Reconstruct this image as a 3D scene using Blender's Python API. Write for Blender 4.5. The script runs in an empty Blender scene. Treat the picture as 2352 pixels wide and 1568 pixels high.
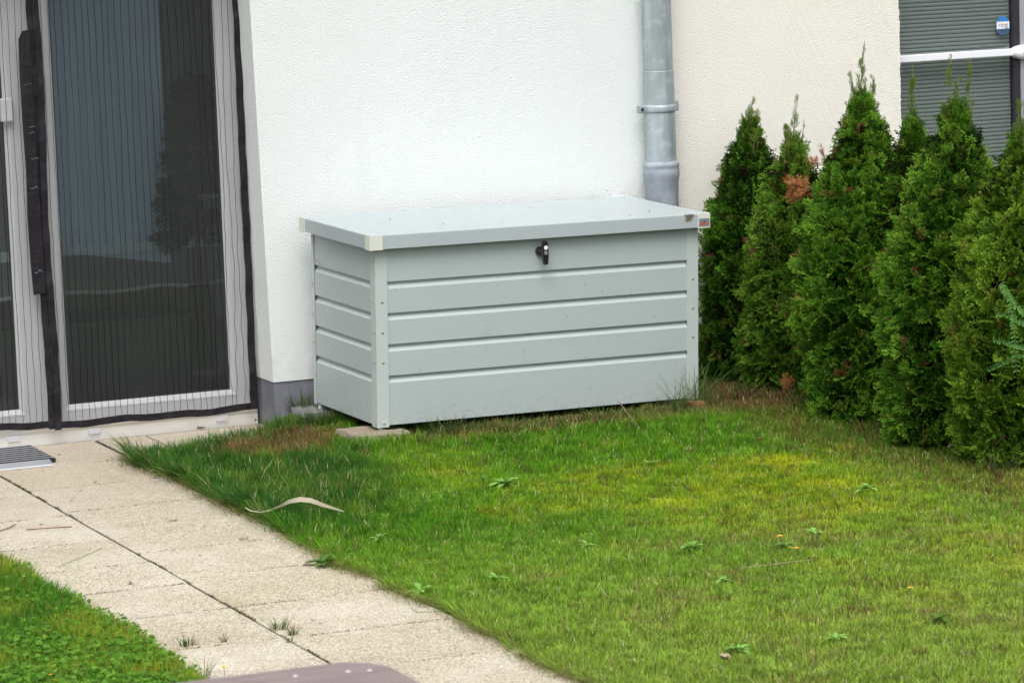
import bpy, bmesh, math, random
import numpy as np
from mathutils import Matrix, Vector
R = math.radians
random.seed(7)
rng = np.random.default_rng(11)
scn = bpy.context.scene
COL = scn.collection

# ------------------------------------------------------------------ camera
F = 8410.0
def rot(y, p, r):
    cy, sy, cp, sp, cr, sr = np.cos(y), np.sin(y), np.cos(p), np.sin(p), np.cos(r), np.sin(r)
    fwd = np.array([sy*cp, cy*cp, -sp]); right = np.array([cy, -sy, 0]); up = np.cross(right, fwd)
    return np.array([cr*right + sr*up, -sr*right + cr*up, fwd])
CW = rot(.39, .1363, -.0365)
CP = np.array([-5.163, -15.086, 2.532])
cam = bpy.data.cameras.new('camera')
camo = bpy.data.objects.new('camera', cam); COL.objects.link(camo)
m = Matrix.Identity(4)
for i in range(3):
    m[i][0], m[i][1], m[i][2], m[i][3] = CW[0][i], CW[1][i], -CW[2][i], CP[i]
camo.matrix_world = m
cam.sensor_width = 36; cam.lens = F/2352*36
cam.clip_start = .1; cam.clip_end = 500
cam.dof.use_dof = True; cam.dof.focus_distance = 15.4; cam.dof.aperture_fstop = 9
scn.camera = camo

# ------------------------------------------------------------------ sky, sun, exposure
SUN_EL, SUN_AZ = R(58), R(205)      # azimuth clockwise from +y (north)
world = bpy.data.worlds.new('World'); scn.world = world; world.use_nodes = True
wn = world.node_tree; bg = wn.nodes['Background']
sky = wn.nodes.new('ShaderNodeTexSky'); sky.sky_type = 'NISHITA'; sky.sun_disc = False
sky.sun_elevation = SUN_EL; sky.sun_rotation = SUN_AZ
sky.air_density = 1.0; sky.dust_density = 5.0; sky.ozone_density = 1.0
hs = wn.nodes.new('ShaderNodeHueSaturation'); hs.inputs['Saturation'].default_value = .32
wn.links.new(sky.outputs[0], hs.inputs['Color']); wn.links.new(hs.outputs[0], bg.inputs[0])
bg.inputs[1].default_value = .14
sun = bpy.data.lights.new('sun', 'SUN'); sun.energy = .95; sun.angle = R(38); sun.color = (1, .96, .9)
suno = bpy.data.objects.new('sun', sun); COL.objects.link(suno)
sd = Vector((math.sin(SUN_AZ)*math.cos(SUN_EL), math.cos(SUN_AZ)*math.cos(SUN_EL), math.sin(SUN_EL)))
suno.rotation_euler = sd.to_track_quat('Z', 'Y').to_euler()
scn.view_settings.view_transform = 'Standard'; scn.view_settings.look = 'None'
scn.view_settings.exposure = .66; scn.view_settings.gamma = 1
scn.cycles.max_bounces = 8; scn.cycles.transparent_max_bounces = 16

# ------------------------------------------------------------------ helpers
def tag(o, label=None, cat=None, group=None, kind=None):
    if label: o['label'] = label
    if cat: o['category'] = cat
    if group: o['group'] = group
    if kind: o['kind'] = kind
    return o
def empty(name, loc=(0, 0, 0), parent=None, **k):
    o = bpy.data.objects.new(name, None); COL.objects.link(o); o.location = loc
    o.empty_display_size = .1
    if parent: o.parent = parent
    return tag(o, **k)
class MB:
    """collects shapes; build() links them as one mesh object"""
    def __init__(s): s.v = []; s.f = []; s.mi = []; s.sm = []
    def add(s, vs, fs, mi=0, smooth=False):
        b = len(s.v); s.v += [tuple(map(float, v)) for v in vs]
        for f in fs: s.f.append([b+i for i in f]); s.mi.append(mi); s.sm.append(smooth)
        return s
    def box(s, lo, hi, mi=0, bev=0.0):
        x0, y0, z0 = lo; x1, y1, z1 = hi
        if bev <= 0:
            v = [(x0,y0,z0),(x1,y0,z0),(x1,y1,z0),(x0,y1,z0),(x0,y0,z1),(x1,y0,z1),(x1,y1,z1),(x0,y1,z1)]
            return s.add(v, [(0,3,2,1),(4,5,6,7),(0,1,5,4),(1,2,6,5),(2,3,7,6),(3,0,4,7)], mi)
        bm = bmesh.new(); bmesh.ops.create_cube(bm, size=1)
        for q in bm.verts: q.co = Vector(((x0+x1)/2+q.co.x*(x1-x0), (y0+y1)/2+q.co.y*(y1-y0), (z0+z1)/2+q.co.z*(z1-z0)))
        bmesh.ops.bevel(bm, geom=bm.edges[:], offset=bev, segments=2, profile=.6, affect='EDGES')
        bm.verts.index_update()
        s.add([q.co for q in bm.verts], [[q.index for q in f.verts] for f in bm.faces], mi); bm.free(); return s
    def prism(s, pts, axis, a, b, mi=0, closed=True, caps=True):
        """extrude the outline pts along axis from a to b"""
        n = len(pts)
        def P(p, t):
            if axis == 0: return (t, p[0], p[1])
            if axis == 1: return (p[0], t, p[1])
            return (p[0], p[1], t)
        v = [P(p, a) for p in pts] + [P(p, b) for p in pts]
        f = [(i, (i+1) % n, n+(i+1) % n, n+i) for i in range(n if closed else n-1)]
        if caps and closed: f += [tuple(range(n-1, -1, -1)), tuple(range(n, 2*n))]
        return s.add(v, f, mi)
    def lathe(s, prof, c=(0,0,0), axis=2, seg=28, mi=0, smooth=True):
        """prof = (radius, height) list"""
        v = []
        for r, h in prof:
            for k in range(seg):
                a = 2*math.pi*k/seg; p = [r*math.cos(a), r*math.sin(a)]
                q = {2: (p[0], p[1], h), 1: (p[0], h, p[1]), 0: (h, p[0], p[1])}[axis]
                v.append((c[0]+q[0], c[1]+q[1], c[2]+q[2]))
        f = []
        for i in range(len(prof)-1):
            for k in range(seg):
                f.append((i*seg+k, i*seg+(k+1) % seg, (i+1)*seg+(k+1) % seg, (i+1)*seg+k))
        f.append(tuple(range(seg-1, -1, -1))); f.append(tuple(range((len(prof)-1)*seg, len(prof)*seg)))
        s.add(v, f, mi, smooth); s.sm[-1] = s.sm[-2] = False; return s
    def tube(s, pts, rad, seg=6, mi=0):
        pts = [Vector(p) for p in pts]; n = len(pts); v = []
        rr = rad if isinstance(rad, (list, tuple)) else [rad]*n
        for i, p in enumerate(pts):
            t = (pts[min(i+1, n-1)]-pts[max(i-1, 0)]).normalized()
            u = t.cross(Vector((0.13, .97, .2))).normalized(); w = t.cross(u)
            for k in range(seg):
                a = 2*math.pi*k/seg; v.append(p+(u*math.cos(a)+w*math.sin(a))*rr[i])
        f = [(i*seg+k, i*seg+(k+1) % seg, (i+1)*seg+(k+1) % seg, (i+1)*seg+k) for i in range(n-1) for k in range(seg)]
        f += [tuple(range(seg-1, -1, -1)), tuple(range((n-1)*seg, n*seg))]
        s.add(v, f, mi, True); s.sm[-1] = s.sm[-2] = False; return s
    def build(s, name, mats, parent=None, loc=None, **k):
        me = bpy.data.meshes.new(name); me.from_pydata(s.v, [], s.f)
        me.polygons.foreach_set('material_index', s.mi); me.polygons.foreach_set('use_smooth', s.sm)
        for q in (mats if isinstance(mats, (list, tuple)) else [mats]): me.materials.append(q)
        bm = bmesh.new(); bm.from_mesh(me); bmesh.ops.recalc_face_normals(bm, faces=bm.faces); bm.to_mesh(me); bm.free()
        o = bpy.data.objects.new(name, me); COL.objects.link(o)
        if parent: o.parent = parent
        if loc: o.location = loc
        return tag(o, **k)
def np_mesh(name, V, faces, mat, col=None, parent=None, smooth=False, **k):
    """V (N,3); faces = list of (M,3) or (M,4) index arrays; col (N,3)"""
    me = bpy.data.meshes.new(name)
    me.vertices.add(len(V)); me.vertices.foreach_set('co', np.ascontiguousarray(V, dtype=np.float32).ravel())
    idx = np.concatenate([f.ravel() for f in faces]).astype(np.int32)
    tot = np.concatenate([np.full(len(f), f.shape[1]) for f in faces]).astype(np.int32)
    st = np.concatenate([[0], np.cumsum(tot)[:-1]]).astype(np.int32)
    me.loops.add(len(idx)); me.loops.foreach_set('vertex_index', idx)
    me.polygons.add(len(tot)); me.polygons.foreach_set('loop_start', st); me.polygons.foreach_set('loop_total', tot)
    me.update(calc_edges=True)
    if smooth: me.polygons.foreach_set('use_smooth', np.ones(len(tot), bool))
    if col is not None:
        a = me.color_attributes.new('Col', 'FLOAT_COLOR', 'POINT')
        a.data.foreach_set('color', np.concatenate([col, np.ones((len(col), 1))], 1).astype(np.float32).ravel())
    me.materials.append(mat)
    o = bpy.data.objects.new(name, me); COL.objects.link(o)
    if parent: o.parent = parent
    return tag(o, **k)
def srgb(r, g, b):
    return tuple(((c/255)/12.92 if c/255 <= .04045 else ((c/255+.055)/1.055)**2.4) for c in (r, g, b))

# node material helper
class NM:
    def __init__(s, name, rough=.6, metal=0, spec=.5, color=(.5,.5,.5)):
        s.m = bpy.data.materials.new(name); s.m.use_nodes = True; s.t = s.m.node_tree
        s.b = s.t.nodes['Principled BSDF']; s.out = s.t.nodes['Material Output']
        s.b.inputs['Roughness'].default_value = rough; s.b.inputs['Metallic'].default_value = metal
        s.b.inputs['Specular IOR Level'].default_value = spec; s.b.inputs['Base Color'].default_value = (*color, 1)
        s.tc = s.t.nodes.new('ShaderNodeTexCoord')
    def n(s, ty, ins=None, **props):
        q = s.t.nodes.new(ty)
        for k, v in props.items(): setattr(q, k, v)
        for k, v in (ins or {}).items():
            if isinstance(v, bpy.types.NodeSocket): s.t.links.new(v, q.inputs[k])
            else: q.inputs[k].default_value = v
        return q
    def l(s, a, b): s.t.links.new(a, b)
    def pos(s, scale=(1,1,1), loc=(0,0,0), src='Object', rot=(0,0,0)):
        return s.n('ShaderNodeMapping', {'Vector': s.tc.outputs[src], 'Scale': scale, 'Location': loc, 'Rotation': rot}).outputs[0]
    def noise(s, scale, detail=4, rough=.5, vec=None, dist=0):
        return s.n('ShaderNodeTexNoise', {'Vector': vec or s.tc.outputs['Object'], 'Scale': scale, 'Detail': detail, 'Roughness': rough, 'Distortion': dist}).outputs[0]
    def ramp(s, fac, stops):
        q = s.n('ShaderNodeValToRGB', {'Fac': fac}); e = q.color_ramp.elements
        while len(e) < len(stops): e.new(.5)
        for i, (p, c) in enumerate(stops):
            e[i].position = p; e[i].color = (*c, 1) if isinstance(c, tuple) else (c, c, c, 1)
        return q.outputs[0]
    def mix(s, fac, a, b, mode='MIX'):
        q = s.n('ShaderNodeMix', data_type='RGBA', blend_type=mode)
        for sock, v in ((q.inputs['Factor'], fac), (q.inputs['A'], a), (q.inputs['B'], b)):
            if isinstance(v, bpy.types.NodeSocket): s.l(v, sock)
            elif isinstance(v, tuple): sock.default_value = (*v, 1)
            else: sock.default_value = v
        return q.outputs['Result']
    def math(s, op, a, b=0.0, clamp=False):
        q = s.n('ShaderNodeMath', operation=op, use_clamp=clamp)
        for i, v in enumerate((a, b)):
            if isinstance(v, bpy.types.NodeSocket): s.l(v, q.inputs[i])
            else: q.inputs[i].default_value = v
        return q.outputs[0]
    def color(s, c): s.l(c, s.b.inputs['Base Color']); return s
    def bump(s, h, strength=.5, dist=.002):
        q = s.n('ShaderNodeBump', {'Height': h, 'Strength': strength, 'Distance': dist}); s.l(q.outputs[0], s.b.inputs['Normal']); return s

def flat(name, c, rough=.6, metal=0, spec=.5, var=.06, scale=30):
    q = NM(name, rough, metal, spec)
    n = q.noise(scale, 3)
    q.color(q.mix(n, tuple(x*(1-var) for x in c), tuple(min(1, x*(1+var)) for x in c)))
    return q.m
def leafmat(name, rough=.55, trans=.3, tint=(1.0, 1.0, 1.0), fixed=None):
    q = NM(name, rough, 0, .04)
    if fixed is None:
        a = q.n('ShaderNodeVertexColor', layer_name='Col').outputs[0]
    else:
        a = q.mix(q.noise(40, 2), tuple(x*.75 for x in fixed), tuple(x*1.25 for x in fixed))
    q.color(a)
    t = q.n('ShaderNodeBsdfTranslucent', {'Color': a})
    mx = q.n('ShaderNodeMixShader', {0: trans, 1: q.b.outputs[0], 2: t.outputs[0]})
    q.l(mx.outputs[0], q.out.inputs[0])
    return q.m

# ------------------------------------------------------------------ materials
def plaster(name, c, seed):
    q = NM(name, .92, 0, .2)
    v = q.pos(loc=(seed, 0, 0))
    big = q.noise(1.1, 3, .55, v)
    base = q.mix(q.ramp(big, [(.3, 0.0), (.7, 1.0)]), tuple(x*.95 for x in c), c)
    sp = q.noise(60, 3, .6, v)
    base = q.mix(q.ramp(sp, [(.70, 0.), (.85, .3)]), base, (c[0]*.8, c[1]*.79, c[2]*.75))
    base = q.mix(q.ramp(q.noise(170, 3, .7, v), [(.36, .5), (.50, 0.)]), base, tuple(x*.86 for x in c))
    pz = q.n('ShaderNodeSeparateXYZ', {'Vector': q.tc.outputs['Object']}).outputs[2]
    low = q.math('MULTIPLY', q.math('SUBTRACT', .50, pz), 3.0, clamp=True)
    base = q.mix(q.math('MULTIPLY', low, q.ramp(q.noise(14, 5, .7), [(.45, 0.), (.75, .35)])), base, (c[0]*.62, c[1]*.60, c[2]*.52))
    run = q.noise(1, 5, .6, q.pos((9, 9, .5)))
    base = q.mix(q.ramp(run, [(.55, 0.), (.8, .12)]), base, (c[0]*.75, c[1]*.75, c[2]*.72))
    q.color(base)
    g1 = q.noise(130, 3, .62, q.pos((1, 1, 1.25), rot=(0, R(38), 0)), .6)
    g2 = q.n('ShaderNodeTexVoronoi', {'Vector': v, 'Scale': 190.0}).outputs['Distance']
    h = q.math('ADD', q.math('MULTIPLY', g1, 1.0), q.math('MULTIPLY', g2, .35))
    q.bump(h, .68, .011)
    return q.m
M = {}
M['plaster_white'] = plaster('white_plaster', (.79, .835, .83), 0)
M['plaster_cream'] = plaster('cream_plaster', (.86, .84, .775), 5)
q = NM('plinth_paint', .8, 0, .25)
q.color(q.mix(q.ramp(q.noise(7, 4, .6), [(.35, 0.), (.7, 1.)]), (.15, .155, .185), (.20, .205, .235)))
q.bump(q.noise(160, 3), .5, .003); M['plinth'] = q.m
M['riser'] = (lambda q: (q.color(q.mix(q.ramp(q.noise(5, 5, .7), [(.55, 0.), (.9, .4)]), (.84, .83, .79), (.42, .38, .31))), q.m)[1])(NM('riser_white_paint', .55, 0, .3))
M['upvc'] = flat('white_window_plastic', (.72, .74, .76), .35, 0, .5, .02)
M['upvc_grey'] = flat('grey_window_plastic', (.30, .31, .34), .4, 0, .5, .03)
M['gasket'] = flat('dark_gasket', (.02, .018, .025), .6)
def panelmat(name, c, stain=False):
    q = NM(name, .36, 0, .45)
    n = q.noise(2.2, 3, .6)
    base = q.mix(n, tuple(x*.965 for x in c), tuple(min(1, x*1.03) for x in c))
    # sparse specks of dirt and thin scratches
    sp = q.noise(85, 2, .4)
    base = q.mix(q.ramp(sp, [(.735, 0.), (.77, .75)]), base, (.16, .15, .11))
    w = q.noise(9, 4, .65, q.pos((1, 1, .35)))
    base = q.mix(q.ramp(w, [(.62, 0.), (.78, .20)]), base, (.28, .27, .20))
    pz = q.n('ShaderNodeSeparateXYZ', {'Vector': q.tc.outputs['Object']}).outputs[2]
    lowm = q.math('MULTIPLY', q.math('SUBTRACT', .16, pz), 5.0, clamp=True)
    base = q.mix(q.math('MULTIPLY', lowm, q.ramp(q.noise(45, 5, .75), [(.48, 0.), (.68, .55)])), base, (.25, .22, .15))
    if stain:
        # brown algae smear at the badge end, ochre water marks on top
        p = q.n('ShaderNodeSeparateXYZ', {'Vector': q.tc.outputs['Object']})
        x, y, z = p.outputs
        dx = q.math('SUBTRACT', x, 1.502); dz = q.math('SUBTRACT', z, .818); dy = q.math('ADD', y, .778)
        d = q.math('SQRT', q.math('ADD', q.math('ADD', q.math('POWER', q.math('MULTIPLY', dx, .75), 2.0), q.math('POWER', q.math('MULTIPLY', dz, .8), 2.0)), q.math('POWER', dy, 2.0)))
        nn = q.noise(110, 5, .7)
        mask = q.math('SUBTRACT', q.math('MULTIPLY', nn, 1.0), q.math('MULTIPLY', d, 16.0))
        base = q.mix(q.ramp(mask, [(.17, 0.), (.30, .9)]), base, (.10, .075, .035))
        # ochre smears running along the lid top
        s1 = q.noise(6.0, 5, .7, q.pos((.7, 4.5, 1)), .4)
        right = q.math('MULTIPLY', q.math('SUBTRACT', x, .55), 1.2, clamp=True)
        top = q.math('GREATER_THAN', z, .8285)
        mk = q.math('MULTIPLY', q.math('MULTIPLY', q.ramp(s1, [(.56, 0.), (.68, .75)]), right), top)
        base = q.mix(mk, base, (.50, .42, .24))
    q.color(base)
    q.l(q.ramp(q.noise(30, 3), [(.3, .30), (.7, .46)]), q.b.inputs['Roughness'])
    return q.m
M['panel'] = panelmat('silver_grey_sheet_metal', (.392, .455, .460))
M['lid'] = panelmat('lid_sheet_metal', (.375, .43, .45), True)
M['post'] = panelmat('post_sheet_metal', (.45, .51, .50))
M['cap'] = flat('ivory_plastic', (.60, .63, .57), .45, 0, .4, .03)
M['black'] = flat('black_plastic', (.012, .011, .016), .28, 0, .5)
M['inner'] = flat('dark_inside_metal', (.03, .035, .035), .7)
M['steel'] = flat('screw_steel', (.45, .40, .30), .3, 1)
M['sticker_white'] = flat('sticker_white', (.75, .75, .8), .5)
M['sticker_grey'] = flat('sticker_print_grey', (.3, .31, .34), .5)
q = NM('zinc', .45, .2, .5)
vs = q.pos((14, 14, 1.6)); n1 = q.noise(1, 4, .6, vs); n2 = q.noise(16, 4, .6)
c1 = q.mix(q.ramp(n1, [(.32, 0.), (.68, 1.)]), (.22, .27, .285), (.40, .455, .485))
c1 = q.mix(q.ramp(n2, [(.52, 0.), (.68, .55)]), c1, (.52, .57, .61))
q.color(c1); q.l(q.ramp(n2, [(.3, .32), (.7, .6)]), q.b.inputs['Roughness']); M['zinc'] = q.m
q = NM('zinc_base', .6, .2, .4)
q.color(q.mix(q.ramp(q.noise(14, 5, .65), [(.35, 0.), (.7, 1.)]), (.24, .28, .325), (.37, .41, .46))); M['zinc_dull'] = q.m
def slabmat(tn, seed):
  q = NM('washed_concrete', .9, 0, .2)
  v = q.tc.outputs['Object']
  g = q.n('ShaderNodeTexVoronoi', {'Vector': v, 'Scale': 210.0})
  g2 = q.noise(150, 3, .75)
  spk = q.mix(q.ramp(q.n('ShaderNodeSeparateColor', {'Color': g.outputs['Color']}).outputs[0], [(.05, 0.), (.3, .45), (.8, 1.)]), (.17, .145, .115), (.60, .54, .425))
  spk = q.mix(q.ramp(g2, [(.55, 0.), (.72, .6)]), spk, (.72, .66, .55))
  spk = q.mix(q.ramp(q.noise(90, 4, .8), [(.35, .45), (.5, 0.)]), spk, (.30, .26, .20))
  wear = q.noise(1.7, 5, .62, None, .3)
  spk = q.mix(q.ramp(wear, [(.45, 0.), (.68, .30)]), spk, (.74, .70, .64))
  dirt = q.noise(2.9, 5, .7, q.pos(loc=(3+seed, 1, 0)))
  spk = q.mix(q.ramp(dirt, [(.50, 0.), (.72, .5)]), spk, (.30, .25, .17))
  # shade by the house painted in: slabs greyer and darker towards the door
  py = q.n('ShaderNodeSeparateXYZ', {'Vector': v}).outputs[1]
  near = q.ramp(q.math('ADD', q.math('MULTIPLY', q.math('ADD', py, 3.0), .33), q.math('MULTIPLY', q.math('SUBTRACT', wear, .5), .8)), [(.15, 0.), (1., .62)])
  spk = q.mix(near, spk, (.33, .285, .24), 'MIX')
  q.color(q.mix(1.0, spk, tn, 'MULTIPLY')); q.bump(g2, .6, .004); return q.m
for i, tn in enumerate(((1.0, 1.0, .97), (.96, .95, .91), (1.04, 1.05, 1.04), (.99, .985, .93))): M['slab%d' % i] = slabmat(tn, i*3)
M['joint'] = flat('joint_soil', (.035, .028, .02), .95)
q = NM('soil', .95, 0, .1)
q.color(q.mix(q.ramp(q.noise(14, 5, .7), [(.35, 0.), (.65, 1.)]), (.030, .026, .014), (.075, .06, .03))); q.bump(q.noise(60, 5, .7), 1, .02); M['soil'] = q.m
q = NM('lawn_base', .95, 0, .1)
q.color(q.mix(q.ramp(q.noise(5, 5, .7), [(.35, 0.), (.65, 1.)]), (.05, .085, .015), (.10, .11, .03))); q.bump(q.noise(60, 5, .7), 1, .02); M['lawn_base'] = q.m
M['stone'] = (lambda q: (q.color(q.mix(q.noise(18, 5, .7), (.20, .165, .12), (.36, .31, .24))), q.bump(q.noise(25, 6, .7), .8, .02), q.m)[2])(NM('sandstone', .9, 0, .2))
M['concrete'] = (lambda q: (q.color(q.mix(q.noise(12, 5, .7), (.13, .13, .135), (.24, .24, .25))), q.bump(q.noise(40, 5, .7), .6, .01), q.m)[2])(NM('grey_concrete', .9, 0, .2))
M['brick'] = (lambda q: (q.color(q.mix(q.noise(40, 5, .7), (.17, .085, .035), (.33, .20, .09))), q.bump(q.noise(50, 5, .7), .8, .01), q.m)[2])(NM('orange_brick', .9, 0, .2))
M['alu'] = flat('aluminium', (.55, .58, .61), .38, .7, .5, .04)
q = NM('bristle', .95, 0, .2)
q.color(q.mix(q.ramp(q.noise(260, 2, .6), [(.5, 0.), (.62, 1.)]), (.016, .014, .022), (.07, .065, .075))); q.bump(q.noise(300, 2), 1, .004); M['bristle'] = q.m
q = NM('black_webbing', .7, 0, .3)
q.color(q.mix(q.ramp(q.noise(22, 4, .6), [(.45, 0.), (.75, 1.)]), (.008, .006, .010), (.020, .017, .024)))
q.bump(q.noise(20, 4, .6), .8, .01); M['webbing'] = q.m
q = NM('thread', .9, 0, .1); q.b.inputs['Base Color'].default_value = (.006, .006, .008, 1); M['thread'] = q.m
def glassmat(name, tint, refl=1.0):
    q = NM(name); t = q.t; t.nodes.remove(q.b)
    tr = q.n('ShaderNodeBsdfTransparent', {'Color': (*tint, 1)})
    gl = q.n('ShaderNodeBsdfGlossy', {'Color': (1, 1, 1, 1), 'Roughness': .02})
    fr = q.n('ShaderNodeFresnel', {'IOR': 1.5})
    fac = q.math('MULTIPLY', fr.outputs[0], 1.9*refl, clamp=True)
    mx = q.n('ShaderNodeMixShader', {0: fac, 1: tr.outputs[0], 2: gl.outputs[0]})
    q.l(mx.outputs[0], q.out.inputs[0]); return q.m
M['glass'] = glassmat('window_glass', (.84, .88, .87))
def netmat(name, c, cover):
    q = NM(name, .8); q.b.inputs['Base Color'].default_value = (*c, 1)
    tr = q.n('ShaderNodeBsdfTransparent')
    f = q.math('MULTIPLY', q.ramp(q.noise(5, 3), [(.2, .85), (.8, 1.)]), cover)
    mx = q.n('ShaderNodeMixShader', {0: f, 1: tr.outputs[0], 2: q.b.outputs[0]})
    q.l(mx.outputs[0], q.out.inputs[0]); return q.m
M['net'] = netmat('insect_netting', (.045, .05, .055), .36)
M['sheer'] = netmat('sheer_cloth', (.62, .76, .72), .16)
M['hem'] = netmat('sheer_hem', (.70, .85, .82), .45)
q = NM('blue_reflection', .9)
n = q.noise(3, 3, .5, q.pos((8, 1, .5)))
q.color(q.mix(n, (.40, .55, .74), (.58, .74, .95))); M['reflected_blue'] = q.m  # blue of the garden reflection in the door glass, put on a cloth
M['room'] = flat('room_wall_paint', (.22, .21, .20), .9)
M['room_floor'] = flat('room_floor_wood', (.10, .075, .05), .5)
M['cabinet'] = flat('dark_cabinet', (.045, .043, .035), .6)
M['blind'] = flat('grey_blind_slat', (.235, .27, .267), .6, .0)
M['white_metal'] = flat('white_lacquer', (.78, .80, .86), .35, 0, .5, .02)
M['blue'] = flat('sticker_blue', (.03, .20, .55), .4)
M['navy'] = flat('sticker_slate', (.05, .085, .12), .4)
M['wood_brown'] = (lambda q: (q.color(q.mix(q.ramp(q.noise(5, 5, .65, q.pos((1, 6, 1))), [(.35, 0.), (.7, 1.)]), (.16, .118, .115), (.27, .20, .195))), q.m)[1])(NM('brown_table_coating', .45, 0, .5))
M['bark'] = flat('conifer_bark', (.09, .055, .03), .9, var=.3)
M['leaf'] = leafmat('foliage', .6, .3)
M['grass'] = leafmat('grass_blades', .7, .35)
M['dead'] = leafmat('dead_foliage', .8, .1)
M['straw'] = (lambda q: (q.color(q.mix(q.noise(30, 4, .6, q.pos((1, 1, 1))), (.50, .42, .29), (.82, .75, .60))), q.m)[1])(NM('dry_leaf', .7, 0, .2))
M['dry_brown'] = flat('dry_brown_leaf', (.20, .09, .04), .8, var=.4, scale=60)
M['dry_tan'] = flat('dry_tan_leaf', (.35, .28, .18), .8, var=.3, scale=60)
M['yellow'] = flat('yellow_petals', (.80, .42, .02), .6)
M['red'] = flat('badge_red', (.55, .06, .04), .5)
M['teal'] = flat('badge_teal', (.01, .09, .10), .5)
M['badge'] = flat('badge_grey', (.27, .27, .30), .4, .3)

# ------------------------------------------------------------------ ground
MB().add([(-60,-60,-.03),(60,-60,-.03),(60,60,-.03),(-60,60,-.03)], [(0,1,2,3)]).build('ground', M['soil'], kind='structure')
def sm(t): t = np.clip(t, 0, 1); return t*t*(3-2*t)
def gh(x, y): return .058*sm((y+1.75)/.75)*sm((x+.30)/.30)
# lawn soil sheet, gently uneven
gx, gy = np.meshgrid(np.linspace(-.86, 6, 90), np.concatenate([np.linspace(-30, -7, 40), np.linspace(-6.9, -.02, 180)]), indexing='ij')
gz = -.012 + .004*np.sin(gx*3.1+gy*1.3)*np.cos(gy*2.2) + gh(gx, gy)
ii = np.arange(90*220).reshape(90, 220)
fq = np.stack([ii[:-1,:-1], ii[1:,:-1], ii[1:,1:], ii[:-1,1:]], -1).reshape(-1, 4)
np_mesh('lawn_soil', np.stack([gx, gy, gz], -1).reshape(-1, 3), [fq], M['lawn_base'], kind='structure')

# paved path: joint bed and slabs with open joints
MB().add([(-4,-30,-.007),(-.86,-30,-.007),(-.86,.24,-.007),(-4,.24,-.007)], [(0,1,2,3)]).add([(-.86,-.30,-.007),(-.02,-.30,-.007),(-.02,.24,-.007),(-.86,.24,-.007)], [(0,1,2,3)]).build('path_bed', M['joint'], kind='structure')
pv = MB()
def slab(x0, x1, y0, y1):
    j = .0045; w = .005
    z = random.uniform(-.0015, .0015)
    a, b = random.uniform(-.0008, .0008), random.uniform(-.0008, .0008)
    X0, X1, Y0, Y1 = x0+j, x1-j, y0+.006, y1-.006
    v = [(X0, Y0, z-.04), (X1, Y0, z-.04), (X1, Y1, z-.04), (X0, Y1, z-.04),
         (X0, Y0, z-.003), (X1, Y0, z-.003), (X1, Y1, z-.003), (X0, Y1, z-.003),
         (X0+w, Y0+.0012, z+a), (X1-w, Y0+.0012, z+b), (X1-w, Y1-.0012, z-a), (X0+w, Y1-.0012, z-b)]
    pv.add(v, [(0,1,5,4),(1,2,6,5),(2,3,7,6),(3,0,4,7),(4,5,9,8),(5,6,10,9),(6,7,11,10),(7,4,8,11),(8,9,10,11)], random.choice((0, 0, 1, 2, 3)))
rows_r = [.23, -.36, -.88, -1.43, -1.86, -2.40, -2.94, -3.50, -4.06, -4.60, -5.15, -5.7, -6.2, -6.8, -7.4, -8.0, -8.6]
for a, b in zip(rows_r[:-1], rows_r[1:]): slab(-1.456, -.862, b, a)
rows_l = [.23, -.42, -.98, -1.50, -2.08, -2.58, -3.02, -3.50, -4.04, -4.55, -5.1, -5.7, -6.2, -6.8, -7.4, -8.0, -8.6]
for a, b in zip(rows_l[:-1], rows_l[1:]):
    slab(-2.06, -1.456, b, a)
for a, b in zip(rows_l[:6], rows_l[1:7]): slab(-2.66, -2.06, b, a); slab(-3.3, -2.66, b, a)
slab(-.850, -.629, -.300, .23); slab(-.629, -.02, -.125, .23)
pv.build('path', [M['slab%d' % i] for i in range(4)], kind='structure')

# ------------------------------------------------------------------ houses
def cx(z): return -.0955 - .0172*z          # the corner stands slightly out of plumb
h1 = empty('house', (0, 0, 0), label='white plastered terraced house with grey plinth and glazed patio door', cat='house')
w = MB()
w.add([(cx(.212),0,.212),(1.77,0,.212),(1.77,0,3.2),(cx(3.2),0,3.2),(cx(.212),.24,.212),(cx(3.2),.24,3.2),(1.77,.24,.212),(1.77,.24,3.2)],
      [(0,1,2,3),(4,0,3,5),(0,4,6,1),(3,2,7,5)])
w.add([(-2.6,0,2.25),(cx(2.25),0,2.25),(cx(3.2),0,3.2),(-2.6,0,3.2),(-2.6,.24,2.25),(cx(2.25),.24,2.25)], [(0,1,2,3),(0,4,5,1)])
wo = w.build('wall', M['plaster_white'], h1)
MB().add([(cx(0)+.004,.005,-.03),(1.77,.005,-.03),(1.77,.005,.2115),(cx(.2)+.004,.005,.2115),(cx(0)+.004,.24,-.03),(cx(.2)+.004,.24,.2115)],
         [(0,1,2,3),(4,0,3,5)]).build('plinth', M['plinth'], h1)
rs = MB().box((-2.6, .232, -.03), (-.102, .30, .060)).box((-2.6, .222, .0605), (-.102, .30, .074), bev=.002)
ro = rs.build('threshold', M['riser'], h1)
for x in (-1.218, -.856, -.269): MB().box((x-.027, .222, .026), (x+.027, .2315, .050), bev=.002).build('clip', M['white_metal'], ro)
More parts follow.
